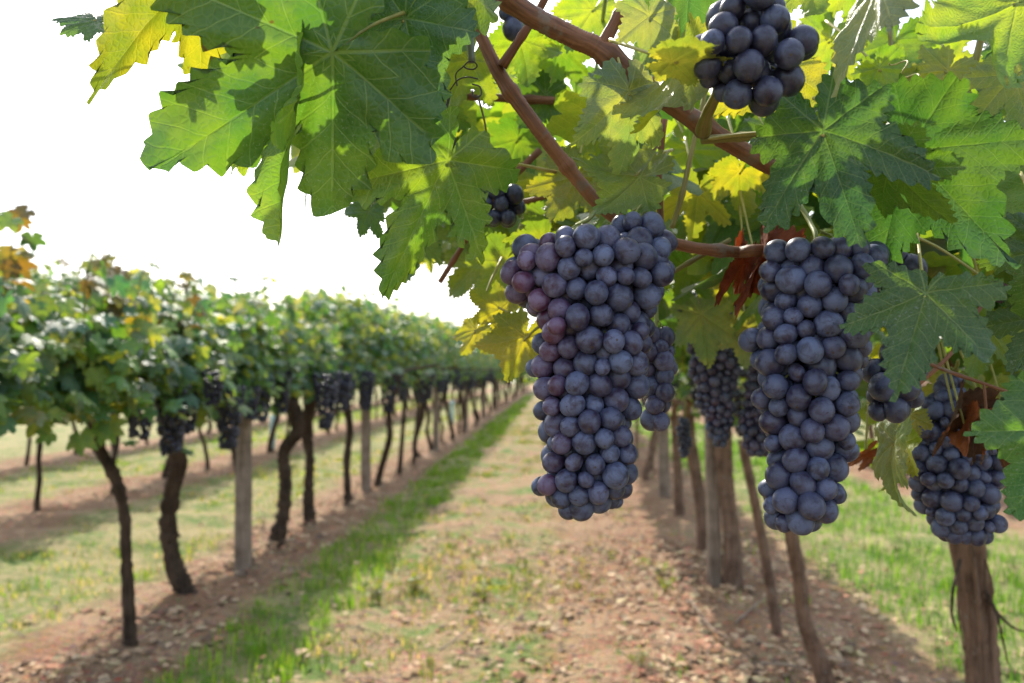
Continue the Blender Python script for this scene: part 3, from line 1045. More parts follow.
cane([(470, -40, .74), (520, 8, .74), (575, 38, .74), (603, 52, .74), (680, 110, .75), (735, 146, .76), (790, 175, .80), (880, 215, 1.1), (945, 310, 1.7), (952, 400, 2.24)],
     (0.0095, 0.0098, 0.0098, 0.010, 0.0092, 0.0085, 0.0085, 0.010, 0.013, 0.02), nodes=0.11)
cane([(600, 52, .74), (612, 28, .735), (630, -4, .73), (645, -40, .72)], (0.0075, 0.0058, 0.0052, 0.005))
cane([(452, -30, .80), (474, 20, .80), (500, 75, .80), (535, 125, .80), (562, 160, .81), (600, 205, .82), (640, 232, .83), (690, 247, .84), (735, 252, .85), (790, 258, .90), (900, 300, 1.5), (955, 405, 2.22)],
     (0.0050, 0.0056, 0.0076, 0.0076, 0.0072, 0.007, 0.0066, 0.0062, 0.0062, 0.007, 0.01, 0.016), nodes=0.095)
cane([(502, 66, .79), (518, 42, .785), (540, 8, .78), (556, -25, .77)], (0.0055, 0.0042, 0.0038, 0.0036))
cane([(382, 94, .98), (430, 93, .98), (500, 98, .99), (590, 103, 1.0), (650, 112, 1.05)], (0.0045, 0.0048, 0.005, 0.0055, 0.006), sides=10)
cane([(440, 282, 1.05), (460, 250, 1.03), (479, 218, 1.0), (500, 190, 1.0), (540, 150, 1.0)], (0.0035, 0.0035, 0.0036, 0.004, 0.0045), sides=10)
cane([(425, 212, 1.0), (450, 204, 1.0), (490, 206, 1.0), (540, 198, 1.0), (590, 180, 1.0)], (0.0030, 0.0032, 0.003, 0.0034, 0.004), sides=10)
cane([(661, 232, .80), (660, 205, .80), (659, 178, .80), (664, 120, .80)], (0.0032, 0.0033, 0.003, 0.003), sides=10)
cane([(672, 228, .86), (682, 195, .86), (692, 150, .86), (706, 90, .86)], (0.0028, 0.003, 0.0028, 0.0026), M_TWIG, sides=10)
cane([(462, -10, .70), (468, 25, .70), (472, 62, .70)], (0.0035, 0.0035, 0.0032), M_ROD, nodes=0, sides=10, name='shoot')  # grey metal rod that the tie holds, not a vine shoot
cane([(660, 280, .88), (690, 262, .88), (730, 240, .9)], (0.0026, 0.0026, 0.003), M_TWIG, sides=10)
cane([(925, 362, .80), (950, 372, .80), (985, 384, .80), (1030, 400, .80)], (0.0016, 0.0018, 0.0016, 0.0018), M_CANE, sides=8)
cane([(984, 384, .80), (986, 410, .80), (985, 430, .81)], (0.0014, 0.0013, 0.0012), M_CANE, sides=8)
cane([(910, 392, .85), (945, 360, .86), (960, 340, .88), (985, 300, .9)], (0.0022, 0.0022, 0.0022, 0.0024), M_CANE, sides=8)
cane([(955, 122, .86), (965, 92, .86), (977, 55, .85), (985, 20, .84)], (0.0042, 0.0042, 0.0038, 0.0035), M_TWIG)
cane([(930, 128, .88), (950, 108, .87), (968, 88, .86), (990, 60, .85)], (0.0030, 0.0034, 0.0034, 0.003), M_TWIG)
cane([(908, 122, .95), (902, 100, .95), (893, 75, .95), (890, 30, .95)], (0.0025,), M_TWIG, sides=8)
cane([(703, 132, .72), (707, 115, .69), (716, 96, .66), (722, 78, .62)], (0.0075, 0.0052, 0.0044, 0.004), M_TWIG, sides=12, nodes=0.03)
cane([(702, 140, .74), (740, 137, .72), (790, 132, .69), (822, 131, .665)], (0.0042, 0.0038, 0.0034, 0.003), M_TWIG, sides=10)


def tendril(pp, turns, rad, r, mat):
    """a vine tendril that runs out and winds into a coil"""
    P = pxs(pp)
    d = (P[-1] - P[-2]).normalized()
    s = d.orthogonal().normalized()
    w = d.cross(s)
    e = P[-1]
    for i in range(1, int(turns * 8)):
        a_ = i * math.pi / 4
        P.append(e + d * (0.0022 * i) + (s * (math.cos(a_) - 1) + w * math.sin(a_)) * rad)
    return tube('tendril', P, (r, r * 0.8, r * 0.6), mat, FORE, n=len(P) * 8, sides=7, seed=2)


tendril([(980, 120, .84), (960, 112, .83), (940, 108, .82), (935, 102, .82)], 3.5, 0.007, 0.0012, M_PET)
tendril([(1000, 130, .80), (985, 122, .80), (965, 112, .80)], 3.0, 0.005, 0.0011, M_PET)
tendril([(450, 92, .72), (446, 118, .72), (455, 140, .72), (449, 160, .72), (462, 178, .73), (482, 200, .78)], 0.5, 0.003, 0.0014, M_TIE)

tie = thing('wire_tie', 'dark twisted wire tie round the cane and the grey rod, upper middle', 'wire tie', tuple(at(470, 66, .70)))
for pp in ([(464, 66, .705), (468, 62, .695), (474, 62, .695), (477, 66, .70), (474, 69, .705), (468, 69, .705), (463, 66, .70)],
           [(450, 90, .70), (458, 80, .69), (468, 77, .69), (478, 79, .69)],
           [(472, 84, .70), (480, 87, .70), (481, 95, .70), (474, 97, .70), (472, 90, .70)],
           [(464, 66, .70), (456, 74, .70), (457, 86, .70)]):
    tube('twisted_wire', pxs(pp), (0.0007,), M_TIE, tie, n=40, sides=6)
string = tube('support_string', pxs([(478, 96, .70), (486, 130, .78), (489, 170, .90), (490, 188, .95)]), (0.0011,), M_ROD, n=20, sides=6)
tag(string, 'thin grey string hanging down to a small loose bunch', 'string')


for pp, r_w in (([(986, 560, 2.2), (992, 590, 2.19), (990, 640, 2.2), (996, 700, 2.2)], 0.004), ([(962, 548, 2.2), (958, 600, 2.19), (963, 650, 2.2)], 0.0035),
                ([(972, 540, 2.2), (978, 600, 2.18), (984, 660, 2.19), (990, 720, 2.2)], 0.005)):
    tube('bark_strip', pxs(pp), (r_w * 0.4, r_w, r_w * 0.8, r_w * 0.3), M_BARK2, FORE, n=30, sides=6, rough=0.15, seed=8)
for pp in ([(986, 592, 2.22), (996, 612, 2.15), (1002, 636, 2.1), (1008, 664, 2.08)], [(988, 600, 2.22), (1000, 616, 2.2), (1014, 628, 2.18), (1026, 632, 2.16)],
           [(960, 560, 2.2), (953, 590, 2.1), (952, 615, 2.08), (957, 630, 2.08)]):
    tube('dead_twig', pxs(pp), (0.005, 0.004, 0.003, 0.0015), M_BARK, FORE, n=24, sides=7, rough=0.08, seed=6)

# ------------------------------------------------------------------ foreground leaves (parts of the near vine)
RINGS = (0.08, 0.18, 0.29, 0.40, 0.51, 0.62, 0.72, 0.81, 0.88, 0.94, 0.98, 1.0)
leaf_count = [0]


def leaf(jx, jy, tx, ty, Y, tip_dy=0.0, roll=0, tint=MIDG, flip=False, pet=None, width=1.0, seed=None, mat=None, **kw):
    """a big leaf from its petiole junction (jx, jy) to its tip (tx, ty); roll turns it about the midrib away from the camera"""
    leaf_count[0] += 1
    seed = seed or 1000 + leaf_count[0]
    P, T = at(jx, jy, Y), at(tx, ty, Y + tip_dy)
    ax = T - P
    ln = ax.length
    ya = ax.normalized()
    view = (Vector((0, 0, CAM_Z)) - P).normalized()
    za = (view - ya * view.dot(ya)).normalized()
    za = Quaternion(ya, R(roll)) @ za
    if flip:
        za = -za
    xa = ya.cross(za)
    opts = dict(depth=0.85, cup=random.uniform(-0.15, 0.15), fold=random.uniform(-0.1, 0.25), droop=random.uniform(0.05, 0.35), wave=random.uniform(0.05, 0.11), curl=random.choice((-1, 1)) * random.uniform(0.15, 0.6))
    opts.update(kw)
    k = leaf_template(440, RINGS, seed, 1.0, **opts)
    sc = ln / 0.98
    hr = np.random.default_rng(seed + 5)
    if hr.random() < 0.45 and mat is None:      # insect holes and torn bits
        nr = len(RINGS)
        drop = np.zeros(len(k['Z']), bool)
        for _ in range(int(hr.integers(1, 4))):
            j0, i0, w_ = int(hr.integers(40, 390)), int(hr.integers(5, 9)), int(hr.integers(4, 9))
            for j in range(j0, j0 + w_):
                drop[j * nr + 1 + i0] = True
                if abs(j - j0 - w_ / 2) < w_ * 0.3:
                    drop[j * nr + 2 + i0] = True
        lm = ~np.repeat(drop, k['Z'])
        k = dict(V=k['V'], L=k['L'][lm], Z=k['Z'][~drop], vein=k['vein'][lm], leaf=k['leaf'][lm])
    V = k['V'] * (sc * width, sc, sc)
    Mx = np.array([xa, ya, za])
    V = V @ Mx
    tn = np.array(tint) * np.random.default_rng(seed).uniform(0.9, 1.12)
    me = mesh_np('leaf_mesh', V, k['L'], k['Z'], {'vein': k['vein'], 'leaf': k['leaf'] + seed % 13}, np.repeat(tn[None], len(V), 0))
    o = link('leaf', me, mat or M_LEAF, FORE, P - FORE.location)
    # petiole as a sub-part of its leaf
    if pet is None:
        e = P - ya * 0.045 + Vector((random.uniform(-.01, .01), 0.085, 0.05))
    else:
        e = at(*pet)
    mid = P.lerp(e, 0.5) + Vector((0, 0, 0.004)) - za * 0.004
    v, l, z = tube_arrays([tuple(P - P + ya * 0.004), tuple(mid - P), tuple(e - P)], (0.0013, 0.0013, 0.0019), 14, 8, 0.02)
    pm = mesh_np('petiole_mesh', v, l, z)
    pm.materials.append(M_PET)
    pe = bpy.data.objects.new('petiole', pm)
    C.objects.link(pe)
    pe.parent = o
    return o


# the overhanging spray at the upper left
leaf(333, 52, 168, 162, .62, 0.02, 0, (0.040, 0.115, 0.030), pet=(405, 12, .66), depth=1.15, droop=0.10, fold=-0.05, wave=0.07, side=-0.45, seed=11)
leaf(205, -35, 92, 66, .63, -0.02, -28, (0.095, 0.145, 0.022), flip=True, depth=0.7, fold=0.3, droop=0.2, width=0.85, seed=12)
leaf(98, 22, 58, 14, .66, 0.0, 62, TEAL, depth=0.7, seed=13)
leaf(405, 18, 338, 128, .66, 0.02, 15, TEAL, depth=0.6, fold=0.1, droop=0.2, width=0.8, seed=14)
leaf(300, 92, 278, 238, .64, -0.01, 66, (0.070, 0.16, 0.028), depth=0.9, fold=0.35, droop=0.1, width=0.6, seed=15)
leaf(364, 105, 327, 166, .86, 0.03, 20, LIGHT, flip=True, seed=16)
leaf(351, 131, 375, 179, .92, 0.05, -30, OLIVE, flip=True, seed=161)
leaf(447, 160, 386, 284, .71, 0.0, -22, (0.046, 0.112, 0.026), pet=(556, 172, .82), depth=1.0, droop=0.12, fold=0.1, basal=0.75, width=0.82, seed=17)
leaf(428, -45, 411, 82, .68, -0.02, 22, OLIVE, flip=True, depth=0.6, fold=0.15, droop=0.25, width=0.8, seed=18)
leaf(374, -26, 310, 19, .70, 0.0, 10, MIDG, depth=0.7, seed=19)
leaf(369, 211, 357, 238, .95, 0.02, 25, TEAL, seed=21)
leaf(476, -21, 462, 18, .9, 0.0, 10, LIGHT, flip=True, seed=22)

leaf(470, 60, 445, 112, .86, 0.02, 10, OLIVE, flip=True, seed=23)
leaf(440, 10, 468, 62, .84, 0.02, -12, MIDG, flip=True, seed=24)
leaf(520, 40, 535, 92, .95, 0.02, 12, LIGHT, flip=True, seed=25)
leaf(420, 90, 470, 128, .95, 0.02, 20, MIDG, flip=True, seed=26)
leaf(545, 95, 520, 138, 1.0, 0.02, 14, DARK, flip=True, seed=27)
leaf(360, 40, 330, 88, .80, 0.02, 14, LIGHT, flip=True, seed=28)

# around the canes in the upper middle
leaf(640, 176, 568, 173, .74, 0.01, 42, (0.085, 0.17, 0.03), flip=True, depth=0.55, fold=0.25, droop=0.3, seed=30)
leaf(629, 91, 635, 176, .69, 0.0, -22, GREY, depth=0.45, fold=-0.1, droop=0.25, width=0.72, seed=31)
leaf(677, 62, 653, 159, .665, 0.0, 48, (0.12, 0.18, 0.028), flip=True, depth=0.5, fold=0.3, droop=0.3, width=0.7, seed=32)  # tint brightened to stand in for backlight
leaf(649, 16, 654, 64, .66, 0.0, -35, GREY, depth=0.4, fold=0.25, droop=0.3, seed=33)
leaf(576, 176, 553, 228, .86, 0.0, 10, (0.12, 0.18, 0.028), flip=True, seed=34)
leaf(692, -24, 626, 29, .78, 0.03, 8, TEAL, depth=0.5, width=0.8, seed=35)
leaf(672, 62, 727, 65, .585, 0.0, 58, (0.14, 0.20, 0.05), flip=True, depth=0.3, fold=0.15, droop=0.2, seed=36)
leaf(785, 67, 719, 113, .78, 0.03, 12, (0.13, 0.19, 0.028), flip=True, depth=0.6, seed=37)
leaf(631, 94, 592, 70, .95, 0.05, 10, MIDG, flip=True, seed=38)
leaf(558, 51, 549, 98, 1.0, 0.05, 10, MIDG, flip=True, seed=39)
leaf(603, 126, 573, 150, 1.0, 0.0, -10, OLIVE, flip=True, seed=40)
leaf(698, 193, 693, 238, 1.0, 0.03, 12, (0.18, 0.24, 0.03), flip=True, seed=41)
leaf(740, 171, 741, 211, .95, 0.03, -12, (0.12, 0.19, 0.028), flip=True, seed=42)
leaf(517, 140, 505, 182, 1.05, 0.03, 18, MIDG, flip=True, seed=43)
leaf(556, 225, 542, 267, 1.05, 0.0, -20, OLIVE, flip=True, seed=44)
leaf(594, 9, 570, 46, .98, 0.0, 5, LIGHT, flip=True, seed=45)
leaf(812, -22, 819, 32, .80, 0.0, 10, LIGHT, flip=True, seed=46)
leaf(766, 128, 790, 164, .90, 0.0, -15, DARK, seed=47)

# the broad dark leaves over the second bunch
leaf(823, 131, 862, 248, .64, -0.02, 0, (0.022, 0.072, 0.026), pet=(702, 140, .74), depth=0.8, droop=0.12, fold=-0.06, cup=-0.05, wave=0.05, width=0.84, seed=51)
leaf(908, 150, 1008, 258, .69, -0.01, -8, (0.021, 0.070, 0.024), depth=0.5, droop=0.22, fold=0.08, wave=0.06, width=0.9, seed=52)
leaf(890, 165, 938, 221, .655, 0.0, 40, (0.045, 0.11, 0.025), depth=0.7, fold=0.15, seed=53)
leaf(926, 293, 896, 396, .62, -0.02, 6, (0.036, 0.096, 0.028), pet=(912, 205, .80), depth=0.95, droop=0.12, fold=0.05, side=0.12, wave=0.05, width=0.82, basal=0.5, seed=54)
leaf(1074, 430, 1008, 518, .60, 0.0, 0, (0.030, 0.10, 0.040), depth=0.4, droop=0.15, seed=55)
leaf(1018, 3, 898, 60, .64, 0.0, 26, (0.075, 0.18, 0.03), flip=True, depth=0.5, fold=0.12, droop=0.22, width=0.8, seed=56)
leaf(1046, 16, 995, 46, .72, 0.0, 14, TEAL, depth=0.6, seed=57)
leaf(881, -19, 833, 84, .62, 0.0, 60, (0.13, 0.18, 0.12), depth=0.3, fold=0.1, droop=0.25, width=0.6, seed=58)
leaf(948, 70, 918, 110, .85, 0.0, 12, (0.12, 0.19, 0.028), flip=True, seed=59)
leaf(1032, 90, 990, 118, .86, 0.03, 12, MIDG, flip=True, seed=60)
leaf(1055, 249, 1018, 312, .72, 0.0, 8, DARK, depth=0.6, seed=61)
leaf(1045, 318, 1014, 370, .78, 0.0, -14, DARK, seed=62)
leaf(1014, 75, 1032, 141, .78, 0.0, -18, GREY, seed=64)
leaf(879, 68, 897, 104, .88, 0.0, 10, LIGHT, flip=True, seed=65)

for jx, jy, tx, ty, Y, tn, sd_ in ((852, -20, 862, 38, 1.0, LIGHT, 201), (895, 40, 872, 92, 1.02, MIDG, 202), (830, 40, 806, 96, 1.0, OLIVE, 203), (960, 100, 990, 150, .98, LIGHT, 204),
                                   (930, 62, 950, 112, 1.1, LIGHT, 205), (725, 205, 712, 252, 1.1, MIDG, 206), (770, 215, 782, 262, 1.05, LIGHT, 207), (620, 150, 640, 200, 1.1, LIGHT, 208),
                                   (540, 60, 512, 112, 1.12, LIGHT, 209), (470, 200, 450, 246, 1.2, MIDG, 210), (690, 150, 720, 196, 1.1, LIGHT, 211), (575, 95, 600, 142, 1.15, MIDG, 212),
                                   (1005, 190, 1020, 240, .9, MIDG, 213), (990, 330, 968, 372, .92, LIGHT, 215), (430, 150, 405, 120, 1.1, LIGHT, 216),
                                   (505, 262, 478, 300, 1.0, LIGHT, 217), (545, 240, 520, 272, .98, LIGHT, 218), (480, 262, 452, 292, 1.15, OLIVE, 219)):
    leaf(jx, jy, tx, ty, Y, 0.02, random.uniform(-25, 25), tn, flip=True, seed=sd_)

# lower hangers between the bunches
leaf(525, 337, 507, 384, .84, -0.01, 0, (0.20, 0.23, 0.028), flip=True, pet=(560, 318, .86), depth=0.35, droop=0.1, fold=0.05, seed=70)  # strong yellow tint stands in for sunlight through the blade
leaf(501, 309, 472, 293, .86, 0.0, 14, (0.15, 0.2, 0.028), flip=True, pet=(528, 334, .86), depth=0.6, seed=71)
leaf(476, 330, 463, 358, .86, 0.0, 30, (0.16, 0.22, 0.03), flip=True, depth=0.5, seed=72)
leaf(701, 314, 708, 366, 1.25, 0.0, 0, GREY, depth=0.5, width=0.8, seed=73)
leaf(747, 328, 742, 367, 1.28, 0.0, 25, (0.12, 0.18, 0.11), depth=0.5, seed=74)
leaf(726, 275, 718, 305, 1.1, 0.0, 10, (0.13, 0.19, 0.028), flip=True, seed=75)
leaf(687, 270, 674, 305, 1.2, 0.0, -14, MIDG, flip=True, seed=76)
leaf(895, 442, 879, 514, .86, 0.0, 52, (0.12, 0.19, 0.11), depth=0.4, width=0.5, seed=77)
leaf(902, 444, 899, 492, .88, 0.0, 74, (0.12, 0.18, 0.028), flip=True, depth=0.4, seed=78)
leaf(982, 393, 964, 437, 1.02, 0.0, 8, (0.10, 0.17, 0.03), flip=True, seed=79)
leaf(910, 414, 882, 435, .95, 0.0, 12, (0.15, 0.19, 0.028), flip=True, seed=80)
leaf(948, 386, 935, 415, 1.05, 0.0, 20, (0.17, 0.21, 0.028), flip=True, seed=81)
leaf(1031, 400, 1007, 431, .95, 0.0, 20, TEAL, seed=82)
leaf(418, 234, 406, 275, 1.15, 0.0, 16, MIDG, flip=True, seed=83)
leaf(507, 257, 495, 287, 1.3, 0.0, -10, LIGHT, flip=True, seed=84)
leaf(465, 158, 449, 185, 1.25, 0.0, 20, OLIVE, flip=True, seed=85)
for (jx, jy, tx, ty, Y, tn, sd_) in ((757, 258, 744, 314, .88, RUST, 90), (745, 262, 734, 300, .90, RUST, 91), (955, 408, 936, 470, .94, BROWN, 92),
                                     (990, 425, 984, 476, .93, BROWN, 93), (1005, 405, 985, 440, .98, BROWN, 94), (868, 452, 842, 470, 1.0, (0.20, 0.09, 0.04), 95),
                                     (985, 280, 1012, 290, .80, (0.05, 0.022, 0.015), 96), (965, 420, 955, 462, .92, (0.19, 0.08, 0.035), 97)):
    o = leaf(jx, jy, round(jx + (tx - jx) * (0.85 if tn == RUST else 0.62)), round(jy + (ty - jy) * (0.85 if tn == RUST else 0.62)), Y, 0.0, random.uniform(-50, 50), tn, seed=sd_, mat=M_DRY, fold=1.5, wave=0.30, cup=0.7, depth=1.1, droop=0.7, pucker=0.06, width=0.62, curl=1.2)
    o['label'] = 'shrivelled %s dry leaf' % ('rust red' if tn == RUST else 'brown')


# ------------------------------------------------------------------ grape bunches
def berry_mesh(seed):
    r_ = np.random.default_rng(seed)
    nu, nv = 22, 15
    V = [(0, 0, -1)]
    for i in range(1, nv):
        t = math.pi * i / nv
        for j in range(nu):
            p = 2 * math.pi * j / nu
            V.append((math.sin(t) * math.cos(p), math.sin(t) * math.sin(p), -math.cos(t)))
    V.append((0, 0, 1))
    V = np.array(V)
    a = r_.uniform(0, 6.28, 3)
    s = 1 + 0.018 * np.sin(V[:, 0] * 2.3 + a[0]) + 0.018 * np.sin(V[:, 1] * 2.7 + a[1]) + 0.015 * np.sin(V[:, 2] * 3 + a[2])
    V = V * s[:, None] * (1, 1, r_.uniform(1.0, 1.09))
    V[-1, 2] -= 0.015
    L, Z = [], []
    for j in range(nu):
        k = (j + 1) % nu
        L += [0, 1 + k, 1 + j]
        Z.append(3)
    for i in range(nv - 2):
        for j in range(nu):
            k = (j + 1) % nu
            L += [1 + i * nu + j, 1 + i * nu + k, 1 + (i + 1) * nu + k, 1 + (i + 1) * nu + j]
            Z.append(4)
    e = len(V) - 1
    b = 1 + (nv - 2) * nu
    for j in range(nu):
        k = (j + 1) % nu
        L += [e, b + j, b + k]
        Z.append(3)
    return V, np.array(L), np.array(Z)


BERRY = [berry_mesh(600 + i) for i in range(6)]
SMALL = (np.array([(math.sin(t) * math.cos(p_), math.sin(t) * math.sin(p_), -math.cos(t)) for t in np.linspace(0.15, math.pi - 0.15, 6) for p_ in np.linspace(0, 2 * math.pi, 9, endpoint=False)]))
_L, _Z = [], []
for i in range(5):
    for j in range(9):
        k = (j + 1) % 9
        _L += [i * 9 + j, i * 9 + k, (i + 1) * 9 + k, (i + 1) * 9 + j]
        _Z.append(4)
_L += list(range(8, -1, -1)) + list(range(45, 54))
_Z += [9, 9]
SMALLB = (SMALL, np.array(_L), np.array(_Z))
berry_data = []


def pack(outline, r0, Y, fill, seed, flat=0.85, spread=0.15):
    """berries packed by relaxation inside the bunch's own envelope; outline rows are (pixel y, left, right)"""
    r_ = np.random.default_rng(seed)
    rows = [(at((l + r) / 2, py, Y), (r - l) / 2 / FPX * Y) for py, l, r in outline]
    z = np.array([c.z for c, _ in rows])[::-1]
    cx = np.array([c.x for c, _ in rows])[::-1]
    hw = np.array([w for _, w in rows])[::-1]
    zz = np.linspace(z[0], z[-1], 200)
    w = np.interp(zz, z, hw)
    bd = np.maximum(r0 * 1.05, np.minimum(w * flat, 0.055))
    vol = np.trapz(math.pi * w * bd, zz)
    n = max(5, int(fill * vol / (4.19 * r0 ** 3)))
    rad = r0 * np.clip(r_.normal(1.0, spread, n), 0.72, 1.2)
    pz = r_.choice(zz, n, p=w * bd / np.sum(w * bd))
    ang = r_.uniform(0, 6.28, n)
    q = r_.random(n) ** 0.4
    px = np.interp(pz, z, cx) + np.cos(ang) * q * np.interp(pz, z, hw)
    py = np.sin(ang) * q * np.interp(pz, zz, bd)
    P = np.stack([px, py, pz], 1)
    jit = r_.normal(0, 0.06, n)
    tgt = (rad[:, None] + rad[None]) * 0.985
    for it in range(160):
        d = P[:, None] - P[None]
        D = np.linalg.norm(d, axis=2) + np.eye(n)
        ov = np.clip(tgt - D, 0, None) * (1 - np.eye(n))
        P += np.sum(d / D[:, :, None] * ov[:, :, None], axis=1) * 0.35
        cxi, wi, bi = np.interp(P[:, 2], z, cx), np.interp(P[:, 2], z, hw), np.interp(P[:, 2], zz, bd)
        dx, dy = P[:, 0] - cxi, P[:, 1]
        lump = 0.97 + 0.09 * np.sin(np.arctan2(P[:, 1], dx) * 2 + P[:, 2] * 70 + seed) + 0.08 * np.sin(np.arctan2(P[:, 1], dx) * 3 - P[:, 2] * 110 + seed * 2) + jit
        a_, b_ = np.maximum(wi * lump - rad, rad * 0.3), np.maximum(bi * lump - rad, rad * 0.3)
        qq = np.sqrt((dx / a_) ** 2 + (dy / b_) ** 2)
        f = np.where(qq > 1, 1 / np.maximum(qq, 1e-6), 1)
        f = 1 - (1 - f) * 0.8
        P[:, 0] = cxi + dx * f
        P[:, 1] = dy * f
        P[:, 2] = np.clip(P[:, 2], z[0] + rad * 0.9, z[-1] - rad * 0.9)
    P[:, 1] += Y
    return P, rad, (z, cx)


def bunch(outline, r0, Y, label, seed, fill=0.66, red=0.0, red_left=None, dark=1.0, stem_to=None, flat=0.85, keep=None, nparts=100):
    P, rad, (z, cx) = pack(outline, r0, Y, fill, seed, flat)
    if keep is not None:
        P, rad = P[keep(P)], rad[keep(P)]
    r_ = np.random.default_rng(seed + 1)
    top = Vector((cx[-1], Y, z[-1]))
    t = thing('grape_bunch', label, 'grape bunch', tuple(top), 'grape bunches hanging from the right row')
    order = np.argsort(P[:, 1] - 0.35 * np.abs(P[:, 0] - np.interp(P[:, 2], z, cx)))
    rest = []
    for rank, i in enumerate(order):
        ax = np.array([np.interp(P[i, 2], z, cx), Y, P[i, 2] + 0.02])
        d = Vector(P[i] - ax).normalized()
        d = (d + Vector(r_.normal(0, 0.35, 3)) + Vector((0, 0, -0.25))).normalized()
        q = d.to_track_quat('Z', 'Y')
        if rank >= nparts:
            rest.append((i, q))
            continue
        k = int(r_.integers(0, 6))
        if len(berry_data) < 6:
            for B in BERRY:
                m = mesh_np('grape_mesh', B[0] * 0.0104, B[1], B[2])
                m.materials.append(M_GRAPE)
                berry_data.append(m)
        o = bpy.data.objects.new('grape', berry_data[k])
        C.objects.link(o)
        o.parent = t
        o.location = Vector(P[i]) - top
        o.rotation_mode = 'QUATERNION'
        o.rotation_quaternion = q
        s = rad[i] / 0.0104
        o.scale = (s * r_.uniform(0.95, 1.05), s * r_.uniform(0.95, 1.05), s * r_.uniform(0.97, 1.06))
        c = np.array((0.050, 0.046, 0.085)) * dark  # dark puts the shade on a bunch into its berry colour
        f = red * r_.random()
        if r_.random() < 0.035:      # a few shrivelled berries
            o.scale = (s * 0.55, s * 0.62, s * 0.7)
            c = np.array((0.06, 0.025, 0.04))
        if red_left is not None:
            xl = np.interp(P[i, 2], z, cx) - P[i, 0]
            f = max(f, np.clip((xl - red_left) / 0.026, 0, 1) * r_.uniform(0.35, 1.0))
        c = c * (1 - f) + np.array((0.30, 0.055, 0.11)) * f
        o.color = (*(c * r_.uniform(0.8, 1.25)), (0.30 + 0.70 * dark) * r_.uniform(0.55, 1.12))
    if rest:
        parts = []
        for i, q in rest:
            B = BERRY[i % 6]
            Rm = np.array(q.to_matrix())
            parts.append(((B[0] * rad[i]) @ Rm.T + P[i] - np.array(top), B[1], B[2]))
        v, l, zz = join_arrays(parts)
        o = link('inner_grapes', mesh_np('inner_grapes', v, l, zz), M_GRAPE, t, (0, 0, 0))
        o['kind'] = 'stuff'
        o.color = (0.04, 0.034, 0.06, 0.7)  # darker colour paints the shade in the gaps between front berries
    # stalk: main axis plus short side stalks to the front berries
    segs = []
    axis = [(np.interp(q, z, cx) - top.x, 0, q - top.z) for q in np.linspace(z[-1], z[0] + 0.02, 6)]
    e = at(*stem_to) - top if stem_to else Vector((0.004, 0.01, 0.06))
    segs.append(tube_arrays([tuple(e), tuple(e * 0.5 + Vector((0.002, 0, 0)))] + axis, (0.0022, 0.0022, 0.002, 0.0018, 0.0015, 0.001), 40, 8, 0.04))
    for i in order[:nparts:2]:
        a_ = np.array((np.interp(P[i, 2], z, cx), Y, P[i, 2] + 0.018)) - np.array(top)
        b_ = P[i] - np.array(top)
        segs.append(tube_arrays([tuple(a_), tuple((a_ + b_) / 2 + (0, 0, 0.003)), tuple(b_)], (0.0011, 0.0008, 0.0011), 6, 5))
    v, l, zz = join_arrays(segs)
    link('stem', mesh_np('stem', v, l, zz), M_STEM, t, (0, 0, 0))
    return t


bunch([(234, 545, 600), (245, 510, 655), (258, 497, 668), (276, 496, 668), (292, 512, 664), (312, 523, 656), (335, 525, 655), (355, 527, 654), (372, 533, 646), (392, 533, 643), (412, 534, 641),
       (432, 536, 638), (452, 536, 635), (470, 538, 634), (488, 541, 625), (503, 552, 606), (518, 560, 594)],
      0.0100, .72, 'long blue purple bunch with reddish berries on its left side, centre of the picture', 71, 0.66, 0.12, 0.010, stem_to=(600, 205, .82))
bunch([(216, 630, 650), (228, 606, 678), (245, 606, 681), (262, 608, 679), (278, 640, 672)], 0.0109, .725,
      'small dark shoulder cluster just above the long central bunch', 72, 0.7, 0.05, stem_to=(661, 190, .80))
bunch([(432, 600, 634), (445, 597, 637), (462, 596, 636), (480, 596, 633), (495, 600, 630), (508, 603, 622)], 0.0088, .735,
      'short tail of small berries at the lower right of the central bunch', 73, 0.72, 0.1, stem_to=(618, 420, .74))
bunch([(328, 645, 668), (340, 640, 676), (360, 637, 678), (380, 638, 680), (400, 638, 678), (415, 640, 674), (430, 645, 666)], 0.0098, .83,
      'shaded purple bunch tucked behind the right side of the central bunch', 74, 0.7, 0.25, stem_to=(652, 280, .85))
bunch([(243, 772, 862), (256, 764, 880), (275, 760, 884), (295, 758, 874), (315, 758, 866), (335, 754, 864), (355, 750, 862), (378, 751, 862), (400, 756, 860), (420, 764, 856), (440, 769, 853),
       (460, 768, 851), (478, 764, 850), (495, 757, 848), (508, 757, 838), (520, 764, 820), (530, 782, 804)],
      0.0101, .70, 'long slate blue bunch beneath the broad dark leaves, right of centre', 75, 0.66, 0.08, dark=0.9, stem_to=(800, 205, .74))
bunch([(243, 868, 900), (255, 866, 918), (272, 868, 926), (290, 875, 924), (303, 890, 915)], 0.0106, .76,
      'dark shoulder cluster half hidden behind the leaf right of the slate blue bunch', 76, 0.7, 0.1, dark=0.75, stem_to=(900, 215, .78))
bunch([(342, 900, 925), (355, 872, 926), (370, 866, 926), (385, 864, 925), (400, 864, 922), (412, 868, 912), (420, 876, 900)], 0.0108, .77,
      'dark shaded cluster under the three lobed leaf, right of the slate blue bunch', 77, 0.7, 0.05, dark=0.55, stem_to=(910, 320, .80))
bunch([(374, 944, 960), (392, 936, 964), (408, 922, 966), (424, 908, 968), (440, 906, 990), (458, 906, 1000), (478, 908, 1001), (498, 914, 999), (515, 922, 997), (530, 936, 992), (542, 952, 982)],
      0.0105, 1.02, 'blue bunch with brown dry leaves on it, in front of the thick fibrous trunk', 78, 0.7, 0.0, stem_to=(958, 360, 1.0))
